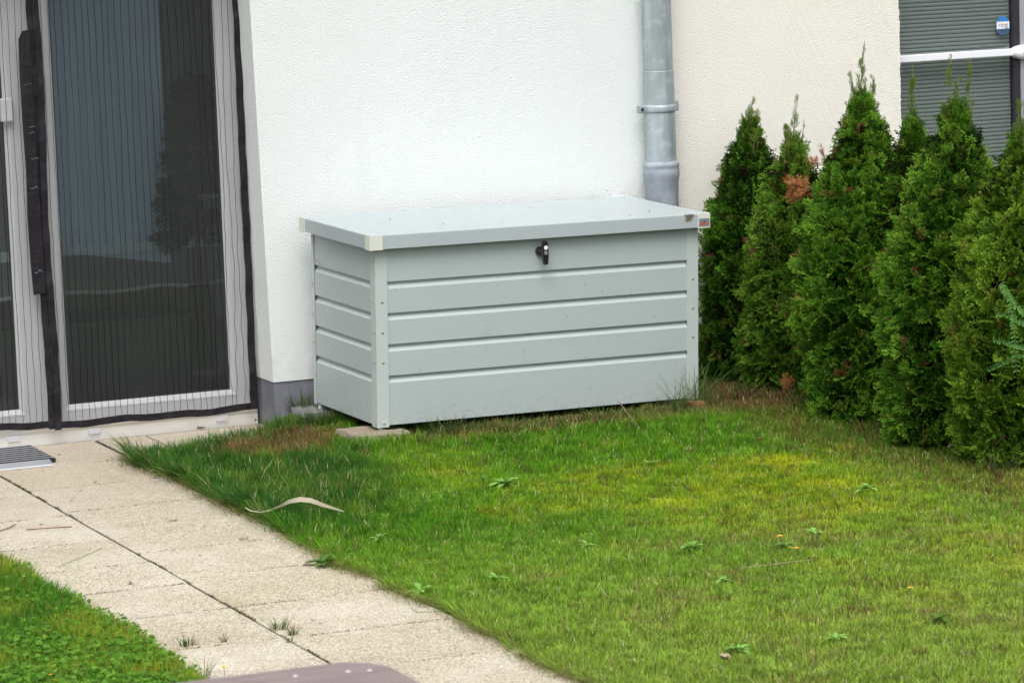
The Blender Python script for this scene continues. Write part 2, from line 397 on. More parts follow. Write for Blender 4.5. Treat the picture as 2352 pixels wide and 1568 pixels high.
# door frame members (two sashes), profiles with a stepped inner bead
def sash(name, x0, x1, z0, z1, wl, wr, wb, parent, y=.215):
    s = empty(name, (0, 0, 0), parent)
    f = MB()
    f.box((x0, y, z0), (x0+wl, y+.07, z1), bev=.003); f.box((x1-wr, y, z0), (x1, y+.07, z1), bev=.003)
    f.box((x0+wl, y, z0), (x1-wr, y+.07, z0+wb), bev=.003); f.box((x0+wl, y, z1-.09), (x1-wr, y+.07, z1), bev=.003)
    b = .018   # sloping bead
    X0, X1, Z0, Z1 = x0+wl, x1-wr, z0+wb, z1-.09
    o_ = [(X0,y-.003,Z0-.012),(X1,y-.003,Z0-.012),(X1,y-.003,Z1+.012),(X0,y-.003,Z1+.012)]
    def ring(d, yy): return [(X0+d,yy,Z0+d),(X1-d,yy,Z0+d),(X1-d,yy,Z1-d),(X0+d,yy,Z1-d)]
    v = ring(-.006, y-.002)+ring(b, y+.02)+ring(b, y+.04)
    f.add(v, [(i, (i+1) % 4, 4+(i+1) % 4, 4+i) for i in range(4)] + [(4+i, 4+(i+1) % 4, 8+(i+1) % 4, 8+i) for i in range(4)])
    f.build('frame', M['upvc'], s)
    g = MB(); v = ring(b-.001, y+.0195)+ring(b+.006, y+.0195)
    g.add(v, [(i, (i+1) % 4, 4+(i+1) % 4, 4+i) for i in range(4)]).build('gasket', M['gasket'], s)
    MB().add(ring(b-.001, y+.024), [(0,1,2,3)]).build('glass', M['glass'], s)
    return s
d1 = sash('patio_door', -1.052, -.130, .074, 2.24, .075, .076, .072, h1)
d2 = sash('patio_door', -2.10, -1.058, .074, 2.24, .075, .108, .072, h1)
MB().box((-1.203, .184, 1.412), (-1.153, .214, 1.512), bev=.006).build('handle', M['white_metal'], d2)
# room behind the door
rm = MB()
rm.add([(-3,.31,-.0),(1.5,.31,0),(1.5,4,0),(-3,4,0)], [(0,1,2,3)], 1)
rm.add([(-3,.31,2.5),(1.5,.31,2.5),(1.5,4,2.5),(-3,4,2.5),(-3,4,0),(1.5,4,0),(-3,.31,0),(1.5,.31,0)], [(0,1,2,3),(3,2,5,4),(0,3,4,6),(1,7,5,2)])
rm.build('room', [M['room'], M['room_floor']], h1)
MB().add([(-3,.305,2.25),(1.5,.305,2.25),(1.5,.305,3.2),(-3,.305,3.2),(-.08,.305,0),(1.5,.305,0),(1.5,.305,2.25),(-.08,.305,2.25)], [(0,1,2,3),(4,5,6,7)]).build('inner_wall', M['room'], h1)

h2 = empty('house', (2.4, 0, 0), label='cream plastered neighbouring house right of the downpipe, with screened window', cat='house')
B2 = MB()
jag = [(3.044+random.uniform(-.003, .003)) for _ in range(240)]
zz = np.linspace(.21, 3.2, 240)
v = [(1.7712-2.4, .0, .21), (1.7712-2.4, .0, 3.2)] + [(jag[i]-2.4, random.uniform(0, .002), zz[i]) for i in range(239, -1, -1)]
n = len(v); vb = [(jag[i]-2.4-.004, .15, zz[i]) for i in range(239, -1, -1)]
B2.add(v+vb, [tuple(range(n))] + [(2+i, 3+i, n+i+1, n+i) for i in range(239)])
B2.box((3.9-2.4, 0, .21), (5-2.4, .15, 3.2)); B2.box((3.045-2.4, 0.001, 2.3), (3.9-2.4, .15, 3.2))
B2.build('wall', M['plaster_cream'], h2)
MB().add([(1.7712-2.4,.006,-.03),(3.03-2.4,.006,-.03),(3.03-2.4,.006,.2095),(1.7712-2.4,.006,.2095),(3.03-2.4,.2,-.03),(3.03-2.4,.2,.2095)], [(0,1,2,3),(1,4,5,2)]).build('plinth', M['plinth'], h2)
# window of the right house
wi = empty('window', (0, 0, 0), h2)
f = MB()
f.box((3.757-2.4, .115, .08), (3.86-2.4, .18, 2.3), bev=.003); f.box((3.0-2.4, .13, .08), (3.757-2.4, .18, .16), bev=.003); f.box((3.0-2.4, .13, 2.22), (3.757-2.4, .18, 2.3), bev=.003)
f.build('frame', M['upvc_grey'], wi)
MB().box((3.731-2.4, .122, .16), (3.7565-2.4, .176, 2.22)).build('gasket', M['gasket'], wi)
MB().add([(3.0-2.4,.15,.16),(3.731-2.4,.15,.16),(3.731-2.4,.15,2.22),(3.0-2.4,.15,2.22)], [(0,1,2,3)]).build('glass', M['glass'], wi)
sl = MB()
z = .16
while z < 2.22:
    sl.prism([(.176, z), (.1745, z+.008), (.176, z+.0155), (.184, z+.0165), (.184, z)], 0, 2.9-2.4, 3.74-2.4, caps=False); z += .0192
sl.build('blind', M['blind'], wi)
MB().box((2.7-2.4, .30, .0), (4-2.4, .31, 2.4)).build('inner_wall', M['room'], h2)
# octagonal sticker on the glass
def octo(cx_, cz, rx, rz, y):
    k = .42
    return [(cx_-rx*k, y, cz-rz), (cx_+rx*k, y, cz-rz), (cx_+rx, y, cz-rz*k), (cx_+rx, y, cz+rz*k), (cx_+rx*k, y, cz+rz), (cx_-rx*k, y, cz+rz), (cx_-rx, y, cz+rz*k), (cx_-rx, y, cz-rz*k)]
SX, SZ = 3.683-2.4, 1.567
st = MB()
st.add(octo(SX, SZ, .036, .0425, .1488), [tuple(range(8))], 0)
st.add([(SX-.034,.1486,SZ-.0155),(SX+.034,.1486,SZ-.0155),(SX+.034,.1486,SZ+.0185),(SX-.034,.1486,SZ+.0185)], [(0,1,2,3)], 1)
st.add([(SX-.033,.1486,SZ-.0175),(SX-.0145,.1486,SZ-.039),(SX+.0145,.1486,SZ-.039),(SX+.033,.1486,SZ-.0175)], [(0,1,2,3)], 2)
so = st.build('sticker', [M['blue'], M['sticker_white'], M['navy']], wi)
def text(s, size, loc, mat, parent, name='lettering', rotx=R(90), rot=None, bold=.0):
    c = bpy.data.curves.new(name, 'FONT'); c.body = s; c.size = size; c.align_x = 'CENTER'; c.align_y = 'CENTER'; c.offset = bold; c.resolution_u = 3
    t = bpy.data.objects.new('tmp', c); COL.objects.link(t)
    dg = bpy.context.evaluated_depsgraph_get(); me = bpy.data.meshes.new_from_object(t.evaluated_get(dg)); me.name = name
    bpy.data.objects.remove(t); me.materials.clear(); me.materials.append(mat)
    o = bpy.data.objects.new(name, me); COL.objects.link(o); o.location = loc; o.rotation_euler = (rotx, 0, 0) if rot is None else rot
    if parent: o.parent = parent
    return o
text('ring', .034, (SX, .1484, SZ+.002), M['navy'], wi)

# white safety bar across the window, a thing of its own
sb = empty('window_bar', (3.4, .1, 1.44), label='white safety bar with oval lock housing across the blind-covered window', cat='security bar')
MB().box((3.0-3.4, 0, -.015), (3.715-3.4, .028, .017), bev=.003).build('bar', M['white_metal'], sb)
k = MB()
pr = [(0.001, -.032), (.030, -.031), (.052, -.026), (.064, -.016), (.067, 0.0), (.067, .02)]
k.lathe(pr, (0, 0, 0), axis=1, seg=40)
ov = k.build('lock_housing', M['white_metal'], sb, loc=(3.772-3.4, .012, -.002)); ov.scale = (1, 1, .52)
for dx in (-.020, .018):
    MB().lathe([(.011, 0), (.011, -.006), (.009, -.008), (.001, -.008)], (0, 0, 0), 1, 20).build('button', M['white_metal'], sb, loc=(3.782-3.4+dx, -.0185, -.002))

# downpipe
PX, PY = 1.762, -.088
dp = empty('downpipe', (PX, PY, 0), label='grey zinc rainwater downpipe between the white and cream walls', cat='downpipe')
MB().lathe([(.0665, 1.4725), (.0666, 1.48), (.0665, 3.19), (.0665, 3.2)], seg=40).build('pipe_section', M['zinc'], dp)
MB().lathe([(.0668, 1.4755), (.0678, 1.4748), (.0690, 1.4735), (.0695, 1.4725), (.0695, 1.4715), (.0695, 1.4705), (.0703, 1.052), (.0703, 1.05)], seg=40).build('pipe_section', M['zinc'], dp)
MB().lathe([(.071, -.02), (.0745, .90), (.0765, .968), (.079, .985), (.0825, 1.0), (.0825, 1.028), (.080, 1.034), (.083, 1.042), (.083, 1.052), (.078, 1.062), (.0705, 1.066)], seg=40).build('socket', M['zinc_dull'], dp)
cl = MB()
cl.lathe([(.0712, 1.288), (.0745, 1.290), (.0765, 1.298), (.0765, 1.312), (.0745, 1.320), (.0712, 1.322)], seg=40)
cl.box((-.108, -.012, 1.286), (-.070, .012, 1.322), bev=.003); cl.box((.072, -.01, 1.288), (.092, .014, 1.332), bev=.003)
cl.box((-.012, .07, 1.295), (.012, .09, 1.315))
br = cl.build('bracket', M['zinc'], dp)
MB().lathe([(.007, -.020), (.007, -.012)], (-.091, 0, 1.304), 1, 6).build('screw', M['gasket'], br)

# ------------------------------------------------------------------ insect screen over the patio door
sc_ = empty('insect_screen', (-.6, .17, .08), label='black edged insect screen with pleat lines hanging over the patio door', cat='insect screen')
def L(x, y, z): return (x+.6, y-.17, z-.08)
def hemz(x): return .096 + .005*math.sin(x*9+1) + .0025*math.sin(x*23) - .010*max(0, 1-abs(x+.56)*3)
def netpanel(x0, x1, parent, seed):
    rr = random.Random(seed); nx, nz = 40, 30
    V = []; 
    for i in range(nx+1):
        for j in range(nz+1):
            x = x0+(x1-x0)*i/nx; z = .085+(2.24-.085)*j/nz
            V.append(L(x, .176+.004*math.sin(x*14+seed)*math.sin(z*3+seed), z))
    fs = [(i*(nz+1)+j, (i+1)*(nz+1)+j, (i+1)*(nz+1)+j+1, i*(nz+1)+j+1) for i in range(nx) for j in range(nz)]
    mb = MB(); mb.add(V, fs, 0, True)
    # pleat threads, slightly wavy
    x = x0+.012
    while x < x1:
        a, b, c = rr.uniform(.0008, .0032), rr.uniform(0, 6), rr.uniform(3, 7)
        wob = 1.0 + 2.2*max(0, (x+.5)/.4) if x > -.5 else 1.0
        pts = []
        for j in range(64):
            z = .088+(2.24-.088)*j/63
            pts.append((x+a*wob*math.sin(z*c+b)+.0012*math.sin(z*19+b*2)+.0010*wob*math.sin(z*37+b*5)*math.exp(-z*1.2)*2, z))
        wd = .0021
        vv = [L(p[0]-wd/2, .1738, p[1]) for p in pts]+[L(p[0]+wd/2, .1738, p[1]) for p in pts]
        mb.add(vv, [(j, 64+j, 64+j+1, j+1) for j in range(63)], 1)
        x += .0300*rr.uniform(.97, 1.03)
    mb.build('netting', [M['net'], M['thread']], parent)
netpanel(-1.022, -.135, sc_, 1); netpanel(-1.95, -1.075, sc_, 2)
def strip(name, path, width, parent, y=.168, th=.005, mat='webbing'):
    """ribbon following path (x,z) with thickness, edges wavy"""
    n = len(path); V = []
    for i, (x, z) in enumerate(path):
        px, pz = path[max(i-1, 0)]; nx_, nz_ = path[min(i+1, n-1)]
        dx, dz = nx_-px, nz_-pz; l = math.hypot(dx, dz) or 1; ux, uz = -dz/l, dx/l
        wv = width*(1+random.uniform(-.05, .05))
        yy = y+.004*math.sin(i*.9)+random.uniform(-.0012, .0012)
        for s_, t_ in ((-1, 0), (1, 0), (1, th), (-1, th)):
            V.append(L(x+ux*s_*wv/2, yy+t_, z+uz*s_*wv/2))
    f = []
    for i in range(n-1):
        for k_ in range(4): f.append((i*4+k_, i*4+(k_+1) % 4, i*4+4+(k_+1) % 4, i*4+4+k_))
    f += [(0,1,2,3), tuple((n-1)*4+q_ for q_ in (3,2,1,0))]
    return MB().add(V, f).build(name, M[mat], parent)
random.seed(3)
strip('hem', [(x, hemz(x)-.006) for x in np.linspace(-1.022, -.118, 46)], .030, sc_)
strip('hem', [(x, hemz(x)+.002) for x in np.linspace(-1.95, -1.05, 40)], .030, sc_)
strip('side_edge', [(-.137-.0015*math.sin(z*6), z) for z in np.linspace(.078, 2.24, 70)], .032, sc_, .160)
strip('centre_edge', [(-1.036+(.006*math.sin(z*5)), z) for z in np.linspace(.068, 2.24, 70)], .030, sc_, .160)
strip('centre_edge', [(-1.063+(.005*math.sin(z*4+1)), z) for z in np.linspace(.074, 2.24, 70)], .030, sc_, .166)
fl = MB()
# loose folded magnet flap hanging on the left of the centre edges
pts = [(-1.118,1.76),(-1.102,1.795),(-1.070,1.80),(-1.066,1.5),(-1.064,1.2),(-1.062,.9),(-1.060,.672),(-1.112,.664),(-1.118,.8),(-1.121,1.0),(-1.116,1.2),(-1.120,1.4),(-1.1215,1.6)]
V = [L(p[0], .150+.003*math.sin(p[1]*9), p[1]) for p in pts]+[L(p[0], .158, p[1]) for p in pts]; n = len(pts)
fl.add(V, [tuple(range(n)), tuple(range(2*n-1, n-1, -1))]+[(i, (i+1) % n, n+(i+1) % n, n+i) for i in range(n)])
fo = fl.build('flap', M['webbing'], sc_)
for z0 in (1.58, 1.40, 1.36, 1.27, 1.14, .78):
    for _ in range(1):
        cr = MB()
        x = -1.108+random.uniform(0, .02); zz0 = z0+random.uniform(-.02, .02)
        cr.tube([L(x+t*.012, .1485, zz0-.004*math.sin(t*2.2)*random.uniform(.5, 3)) for t in range(4)], .0007, 4)
        cr.build('crease', M['upvc_grey'], fo)

# curtain and furniture inside, with blue cloth added as a reflection in the glass
cu = empty('curtain', (-.6, .42, 0), label='blue grey cloth added behind the patio door glass in place of its reflection', cat='curtain')
V = []; nx = 60
for i in range(nx+1):
    x = -1.0+(.60)*i/nx
    y = .46+.006*math.sin(i*.8)+.003*math.sin(i*2.1)
    V += [(x+.6, y-.42, .82-.10*i/nx*1.0), (x+.6, y-.42, 2.3)]
MB().add(V, [(2*i, 2*i+2, 2*i+3, 2*i+1) for i in range(nx)], 0, True).build('cloth', M['reflected_blue'], cu)
sh = empty('curtain', (-.6, .40, 0), label='short sheer curtain with pale hems hanging behind the patio door glass', cat='curtain')
for (x0, x1) in ((-.97, -.16), (-2.0, -1.15)):
    V = []; H1 = []; H2 = []; nx = 40
    for i in range(nx+1):
        x = x0+(x1-x0)*i/nx; y = .40+.008*math.sin(i*.55); zb = .618+.006*math.sin(i*.33)
        V += [(x+.6, y-.40, zb), (x+.6, y-.40, 2.3)]
        H1 += [(x+.6, y-.404, zb), (x+.6, y-.404, zb+.016)]
        H2 += [(x+.6, y-.404, .790+.004*math.sin(i*.3)), (x+.6, y-.404, .832)]
    fs = [(2*i, 2*i+2, 2*i+3, 2*i+1) for i in range(nx)]
    MB().add(V, fs, 0, True).build('cloth', M['sheer'], sh)
    MB().add(H1, fs, 0, True).build('hem', M['hem'], sh); MB().add(H2, fs, 0, True).build('hem', M['hem'], sh)
cb = empty('cabinet', (-.6, .48, 0), label='low dark cabinet standing inside behind the patio door', cat='cabinet')
MB().box((-1.2, 0, 0), (.28, .4, .485), bev=.004).build('body', M['cabinet'], cb)
MB().box((-1.22, -.012, .4855), (.28, .41, .495), bev=.002).build('top', M['gasket'], cb)
for x0, x1 in ((-1.18, -.32), (-.31, .26)): MB().box((x0, -.010, .03), (x1, -.0005, .475), bev=.003).build('door', M['cabinet'], cb)

# ------------------------------------------------------------------ storage box (local axes as fitted)
RB = rot(.44, .1516, -.0106); MW = CW.T @ RB
cb_ = np.array([-5.8939, -14.6737, 2.6855])
T0 = MW @ (-cb_) + CP
box = empty('storage_box', label='pale grey metal garden storage box with black T handle against the wall', cat='storage box')
mt = Matrix.Identity(4)
for i in range(3):
    for j in range(3): mt[i][j] = MW[i][j]
    mt[i][3] = T0[i]
box.matrix_world = mt
BW, BD, BH, O, LT, PW, Z1, DZ, ZB = 1.6011, .7784, .83, .0381, .0628, .0544, .6256, .1325, .02
YF = -BD+O; YB = -O; XL = O; XR = BW-O
def profile():
    p = [(0, .81)]
    for i in range(4):
        z = Z1-DZ*i
        p += [(0, z+.0015), (.0015, z), (.0125, z-.0005), (.0125, z-.0125), (.003, z-.0255), (0, z-.029)]
    p += [(0, ZB), (.012, ZB)]
    return p
P = profile()
f = MB(); f.prism([(YF+.0035+a, z) for a, z in P], 0, XL+PW-.004, XR-PW+.004, closed=False)
f.build('front_panel', M['panel'], box)
f = MB(); f.prism([(XL+.0035+a, z) for a, z in P], 1, YF+PW-.004, YB-.026, closed=False)
f.build('side_panel', M['panel'], box)
f = MB(); f.prism([(XR-.0035-a, z) for a, z in P], 1, YF+PW-.004, YB-.03, closed=False)
f.build('side_panel', M['panel'], box)
MB().box((XL+.03, YB-.008, ZB), (XR-.03, YB-.002, .80)).build('back_panel', M['panel'], box)
MB().box((XL+.03, YF+.03, ZB+.004), (XR-.03, YB-.03, ZB+.010)).build('floor_panel', M['inner'], box)
MB().box((XL+.02, YF+.02, ZB+.015), (XL+.028, YB-.01, .80)).build('liner', M['inner'], box); MB().box((XR-.028, YF+.02, ZB+.015), (XR-.02, YB-.01, .80)).build('liner', M['inner'], box)
def post(x, y, sx, sy, wside):
    t = .004
    q = MB()
    xo, yo = x, y
    pts = [(xo, yo), (xo+sx*PW, yo), (xo+sx*PW, yo+sy*t), (xo+sx*t, yo+sy*t), (xo+sx*t, yo+sy*wside), (xo, yo+sy*wside)]
    q.prism(pts, 2, .012, .80)
    q2 = q.build('corner_post', M['post'], box)
    MB().lathe([(.012, -.022), (.012, -.004), (.0105, .0), (.0105, .012)], (x+sx*.022, y+sy*.022, 0), 2, 16).build('foot', M['cap'], q2)
    return q2
fl_ = post(XL, YF, 1, 1, PW); fr_ = post(XR, YF, -1, 1, PW); bl_ = post(XL, YB, 1, -1, .022); br_ = post(XR, YB, -1, -1, PW)
def screw(x, y, z, ax, sgn, parent):
    c = (x, y, z)
    MB().lathe([(.0052, 0), (.0050, sgn*.0015), (.0036, sgn*.0034), (.0008, sgn*.004)], c, ax, 12).build('screw', M['steel'], parent)
for z in (.543, .415, .288, .028):
    screw(XL+.030, YF, z, 1, -1, fl_); screw(XL, YF+.028 if z > .1 else YF+.012, z, 0, -1, fl_)
    if z > .1: screw(XR-.026, YF, z, 1, -1, fr_); screw(XL, YB-.011, z, 0, -1, bl_)
sp_ = [o for o in box.children if o.name.startswith('side_panel')][0]
screw(XL+.0035, YB-.05, .645, 0, -1, sp_); screw(XL+.0035, YB-.088, .638, 0, -1, sp_); screw(XL+.0035, YB-.05, .066, 0, -1, sp_)
# lid: folded sheet with a slight fall to the front and capped corners
lid = MB()
r_ = .004
C4 = [(0, 0), (BW, 0), (BW, -BD), (0, -BD)]
def ringp(d, z): return [(d, -d, z), (BW-d, -d, z), (BW-d, -BD+d, z), (d, -BD+d, z)]
V = ringp(.0015, BH-LT+.003)+ringp(.0015, BH-.005)+ringp(.0022, BH-.002)+ringp(.005, BH-.0002)+ringp(.012, BH)
F_ = [(a*4+i, a*4+(i+1) % 4, a*4+4+(i+1) % 4, a*4+4+i) for a in range(4) for i in range(4)]+[(16,17,18,19)]
V += ringp(.012, BH-LT+.003)+ringp(.012, BH-.010); nb = 20
F_ += [(i, 20+i, 20+(i+1) % 4, (i+1) % 4) for i in range(4)]+[(20+i, 24+i, 24+(i+1) % 4, 20+(i+1) % 4) for i in range(4)]+[(24,25,26,27)]
lid.add(V, F_); lo = lid.build('lid', M['lid'], box)
caps = {}
for nme, (x, y, sx, sy) in dict(fl=(0,-BD,1,1), fr=(BW,-BD,-1,1), bl=(0,0,1,-1), br=(BW,0,-1,-1)).items():
    q = MB(); wf, ws = (.058, .050) if nme != 'bl' else (.04, .058)
    X = sorted((x-sx*.001, x+sx*wf)); Y = sorted((y-sy*.001, y+sy*ws))
    q.prism([(x-sx*.0012, y-sy*.0012), (x+sx*wf, y-sy*.0012), (x+sx*wf, y+sy*.006), (x+sx*.006, y+sy*.006), (x+sx*.006, y+sy*ws), (x-sx*.0012, y+sy*ws)], 2, BH-LT, BH+.0012)
    q.box((min(x, x+sx*.012), min(y, y+sy*.012), BH-.004), (max(x, x+sx*.012), max(y, y+sy*.012), BH+.0008))
    caps[nme] = q.build('corner_cap', M['cap'], lo)
caps['fr']['label'] = 'ivory corner cap with small maker badge'
bx0, bx1, by = 1.5475, 1.5985, -BD-.0022
bd = MB()
bd.box((bx0, by, .7735), (bx1, by+.0008, .8085))
bd.build('badge', M['badge'], caps['fr'])
tri = MB()
pts = [(1.565, .792), (1.5695, .797), (1.574, .799), (1.578, .797), (1.582, .792)]
tri.add([(a, by-.0004, b) for a, b in pts], [tuple(range(5))]).build('emblem', M['teal'], caps['fr'])
text('biohort', .0135, ((bx0+bx1)/2, by-.0005, .786), M['red'], caps['fr'], 'lettering', bold=.0006)
for c_ in lo.children:      # cap parts are sub-sub parts: attach badge pieces to the lid level
    pass
# T handle
hd = empty('handle', (.801, YF+.0035, .711), box)
q = MB().lathe([(.020, 0), (.020, -.010), (.018, -.016), (.011, -.020), (.010, -.042)], axis=1, seg=28).build('rosette', M['black'], hd)
pts = [(-.0085, .052), (.0085, .052), (.0125, .03), (.0145, .005), (.0145, -.018), (.012, -.048), (-.004, -.051), (-.0105, -.025), (-.0135, 0), (-.0125, .03)]
q = MB(); n = len(pts)
V = [(a, -.040, b) for a, b in pts]+[(a*1.0, -.056, b) for a, b in pts]+[(a*.82, -.060, b*.95) for a, b in pts]
q.add(V, [(i, (i+1) % n, n+(i+1) % n, n+i) for i in range(n)]+[(n+i, n+(i+1) % n, 2*n+(i+1) % n, 2*n+i) for i in range(n)]+[tuple(range(n-1, -1, -1)), tuple(range(2*n, 3*n))])
q.build('grip', M['black'], hd, loc=(.002, 0, -.003))
MB().lathe([(.0092, 0), (.0092, -.0006)], (.0015, -.0602, .021), 1, 24).build('sticker', M['sticker_white'], hd)
MB().lathe([(.0082, 0), (.0078, -.0015), (.0055, -.0015), (.0052, 0), (.001, 0)], (.0015, -.0602, -.001), 1, 24).build('lock', M['zinc_dull'], hd)

# stones that carry the box
def rock(name, lo_, hi_, mat, amp, seed, label, cat, sub=5, **k):
    rr = random.Random(seed); bm = bmesh.new(); bmesh.ops.create_cube(bm, size=1)
    bmesh.ops.subdivide_edges(bm, edges=bm.edges[:], cuts=sub, use_grid_fill=True)
    bmesh.ops.smooth_vert(bm, verts=bm.verts, factor=.35, use_axis_x=True, use_axis_y=True, use_axis_z=True)
    c = Vector([(a+b)/2 for a, b in zip(lo_, hi_)]); s = Vector([b-a for a, b in zip(lo_, hi_)])
    from mathutils import noise as mn
    for v_ in bm.verts:
        p = Vector((v_.co.x*s.x, v_.co.y*s.y, v_.co.z*s.z))
        d = Vector((mn.noise(p*18+Vector((seed, 0, 0))), mn.noise(p*18+Vector((0, seed, 0))), mn.noise(p*18+Vector((0, 0, seed)))*.5))*amp
        v_.co = p+d
    me = bpy.data.meshes.new(name); bm.to_mesh(me); bm.free(); me.materials.append(mat)
    o = bpy.data.objects.new(name, me); COL.objects.link(o); o.location = c
    return tag(o, label, cat, **k)
rock('concrete_block', (-.045, -.26, -.02), (.55, -.02, .103), M['concrete'], .008, 2, 'grey concrete block under the left rear foot of the storage box', 'block')
rock('sandstone_slab', (-.05, -.92, -.03), (.19, -.66, .092), M['stone'], .024, 5, 'flat sandstone slab under the front left foot of the storage box', 'stone')
rock('concrete_block', (1.42, -.78, -.03), (1.66, -.60, .062), M['concrete'], .01, 8, 'grey block hidden in grass under the right front foot of the storage box', 'block')
rock('concrete_block', (1.3, -.30, -.03), (1.7, -.03, .08), M['concrete'], .01, 9, 'grey block under the right rear foot of the storage box', 'block')
rock('brick_piece', (1.47, -.93, .03), (1.55, -.88, .098), M['brick'], .012, 11, 'broken orange brick in the grass at the right front of the storage box', 'brick')
for i, (x, y, s_) in enumerate(((.92, -.93, .022), (1.12, -1.02, .018), (1.21, -1.03, .014), (.06, -1.02, .015))):
    rock('brick_chip', (x, y, .05), (x+s_, y+s_, .055+s_), M['brick'], .006, 20+i,
         ['orange brick chip in dry grass below the middle of the storage box', 'larger orange chip in the grass left of the broken brick', 'smaller orange chip beside the larger one, left of the broken brick', 'reddish chip in front of the sandstone slab'][i], 'brick chip', sub=2, group='brick chips along the storage box')

# door mat
mo = empty('door_mat', (-1.6, -.08, 0), label='black and aluminium striped door mat cut off by the left edge', cat='door mat')
mf = MB()
y0, y1 = -.325, .17; n_ = 8
bs = MB(); fr = MB()
fr.prism([(-.325+.08, .0005), (-.325+.082, .006), (-.262+.08, .018), (-.262+.08, .0005)], 0, -.62, .405)
for i in range(n_):
    a = -.262 + (i)*(.41/n_)+.002
    bs.box((-.62, a+.08, .001), (.435, a+.08+.035, .018), bev=.003)
    fr.box((-.62, a+.08+.036, .001), (.435, a+.08+.0505, .0185))
fr.build('rail', M['alu'], mo); bs.build('bristle_strip', M['bristle'], mo)

# garden table in the foreground (its far corner shows)
tb = empty('garden_table', (-3.15, -8.15, 0), label='brown garden table top with rounded corner at the bottom edge', cat='table')
def rrect(x0, y0, x1, y1, r, seg=8):
    o = []
    for cx_, cy_, a0 in ((x1-r, y1-r, 0), (x0+r, y1-r, 90), (x0+r, y0+r, 180), (x1-r, y0+r, 270)):
        for k_ in range(seg+1):
            a = R(a0+90*k_/seg); o.append((cx_+r*math.cos(a), cy_+r*math.sin(a)))
    return o
q = MB(); A0 = rrect(-.72, -.45, .72, .575, .12); A1 = rrect(-.712, -.442, .712, .567, .115); n = len(A0)
V = [(a, b, .705) for a, b in A0]+[(a, b, .734) for a, b in A0]+[(a, b, .74) for a, b in A1]
q.add(V, [(j*n+i, j*n+(i+1) % n, j*n+n+(i+1) % n, j*n+n+i) for j in range(2) for i in range(n)]+[tuple(range(n-1, -1, -1)), tuple(range(2*n, 3*n))])
q.build('tabletop', M['wood_brown'], tb)
for i, (a, b) in enumerate(((.615, .47), (.66, .455), (.50, .49), (.42, .44))): MB().lathe([(.0005, 0), (.006, .0003), (.005, .0012), (.0005, .0015)], (a, b, .7402), 2, 9).build('speck', M['upvc'], tb)
for sx in (-.62, .58):
    for sy in (-.36, .42): MB().prism([(sx-.03, sy-.03), (sx+.03, sy-.03), (sx+.03, sy+.03), (sx-.03, sy+.03)], 2, -.02, .7045).build('leg', M['wood_brown'], tb)

# ------------------------------------------------------------------ noise for scattering
def vnoise(x, y, s, seed=0):
    x = np.asarray(x)*s+seed*17.3; y = np.asarray(y)*s+seed*7.7
    xi, yi = np.floor(x).astype(int), np.floor(y).astype(int); fx, fy = x-xi, y-yi
    fx = fx*fx*(3-2*fx); fy = fy*fy*(3-2*fy)
    def h(a, b):
        n = (a*374761393+b*668265263+seed*982451653) & 0x7fffffff
        n = ((n ^ (n >> 13))*1274126177) & 0x7fffffff
        return ((n ^ (n >> 16)) & 0xffff)/65535.0
    return (h(xi,yi)*(1-fx)+h(xi+1,yi)*fx)*(1-fy)+(h(xi,yi+1)*(1-fx)+h(xi+1,yi+1)*fx)*fy
def fbm(x, y, s, seed=0): return (vnoise(x,y,s,seed)+.5*vnoise(x,y,s*2.1,seed+1)+.25*vnoise(x,y,s*4.3,seed+2))/1.75
def blob(x, y, cx_, cy_, rx, ry): return np.clip(1-((x-cx_)/rx)**2-((y-cy_)/ry)**2, 0, 1)
def lerp(a, b, t): return a+(b-a)*np.clip(t, 0, 1)[:, None]

def blades(name, x, y, z0, h, wd, lean, col, mat, az=None, seed=0, **k):
    """curved three-segment blades"""
    g = np.random.default_rng(seed); n = len(x)
    if az is None: az = g.uniform(0, 2*np.pi, n)
    fa = az+np.pi/2+g.normal(0, .5, n)
    dx, dy = np.cos(az), np.sin(az); wx, wy = np.cos(fa), np.sin(fa)
    rows = []; cols = []
    for t, ww, cc in ((0, .9, .80), (.4, 1., .95), (.75, .7, 1.08), (1, 0, 1.15)):
        off = lean*h*t**1.8; zz = z0+h*t*np.sqrt(np.clip(1-.35*(lean*t)**2, .15, 1))
        px, py = x+dx*off, y+dy*off
        if ww > 0:
            rows.append(np.stack([px-wx*wd*ww/2, py-wy*wd*ww/2, zz], 1)); rows.append(np.stack([px+wx*wd*ww/2, py+wy*wd*ww/2, zz], 1)); cols += [col*cc, col*cc]
        else: rows.append(np.stack([px, py, zz], 1)); cols.append(col*cc)
    V = np.stack(rows, 1).reshape(-1, 3); C_ = np.stack(cols, 1).reshape(-1, 3)
    b = np.arange(n)[:, None]*7
    q_ = np.concatenate([b+np.array([[0,1,3,2]]), b+np.array([[2,3,5,4]])]); t_ = b+np.array([[4,5,6]])
    return np_mesh(name, V, [q_, t_], mat, C_, **k)

def visible(x, y, z=0.0, pad=60):
    d = np.stack([x-CP[0], y-CP[1], np.full_like(x, z)-CP[2]], 1); c = d @ CW.T
    u = 1176+F*c[:, 0]/c[:, 2]; v = 784-F*c[:, 1]/c[:, 2]
    return (u > -pad*3) & (u < 2352+pad*3) & (v < 1568+pad*2)

g = np.random.default_rng(5)
def edge_x(y): return -.885+.050*(fbm(y, y*0, 3.0, 3)-.5)*2
N = 900000
x = g.uniform(-.93, 3.0, N); y = g.uniform(-6.3, -.01, N)
ok = visible(x, y) & (x > edge_x(y))
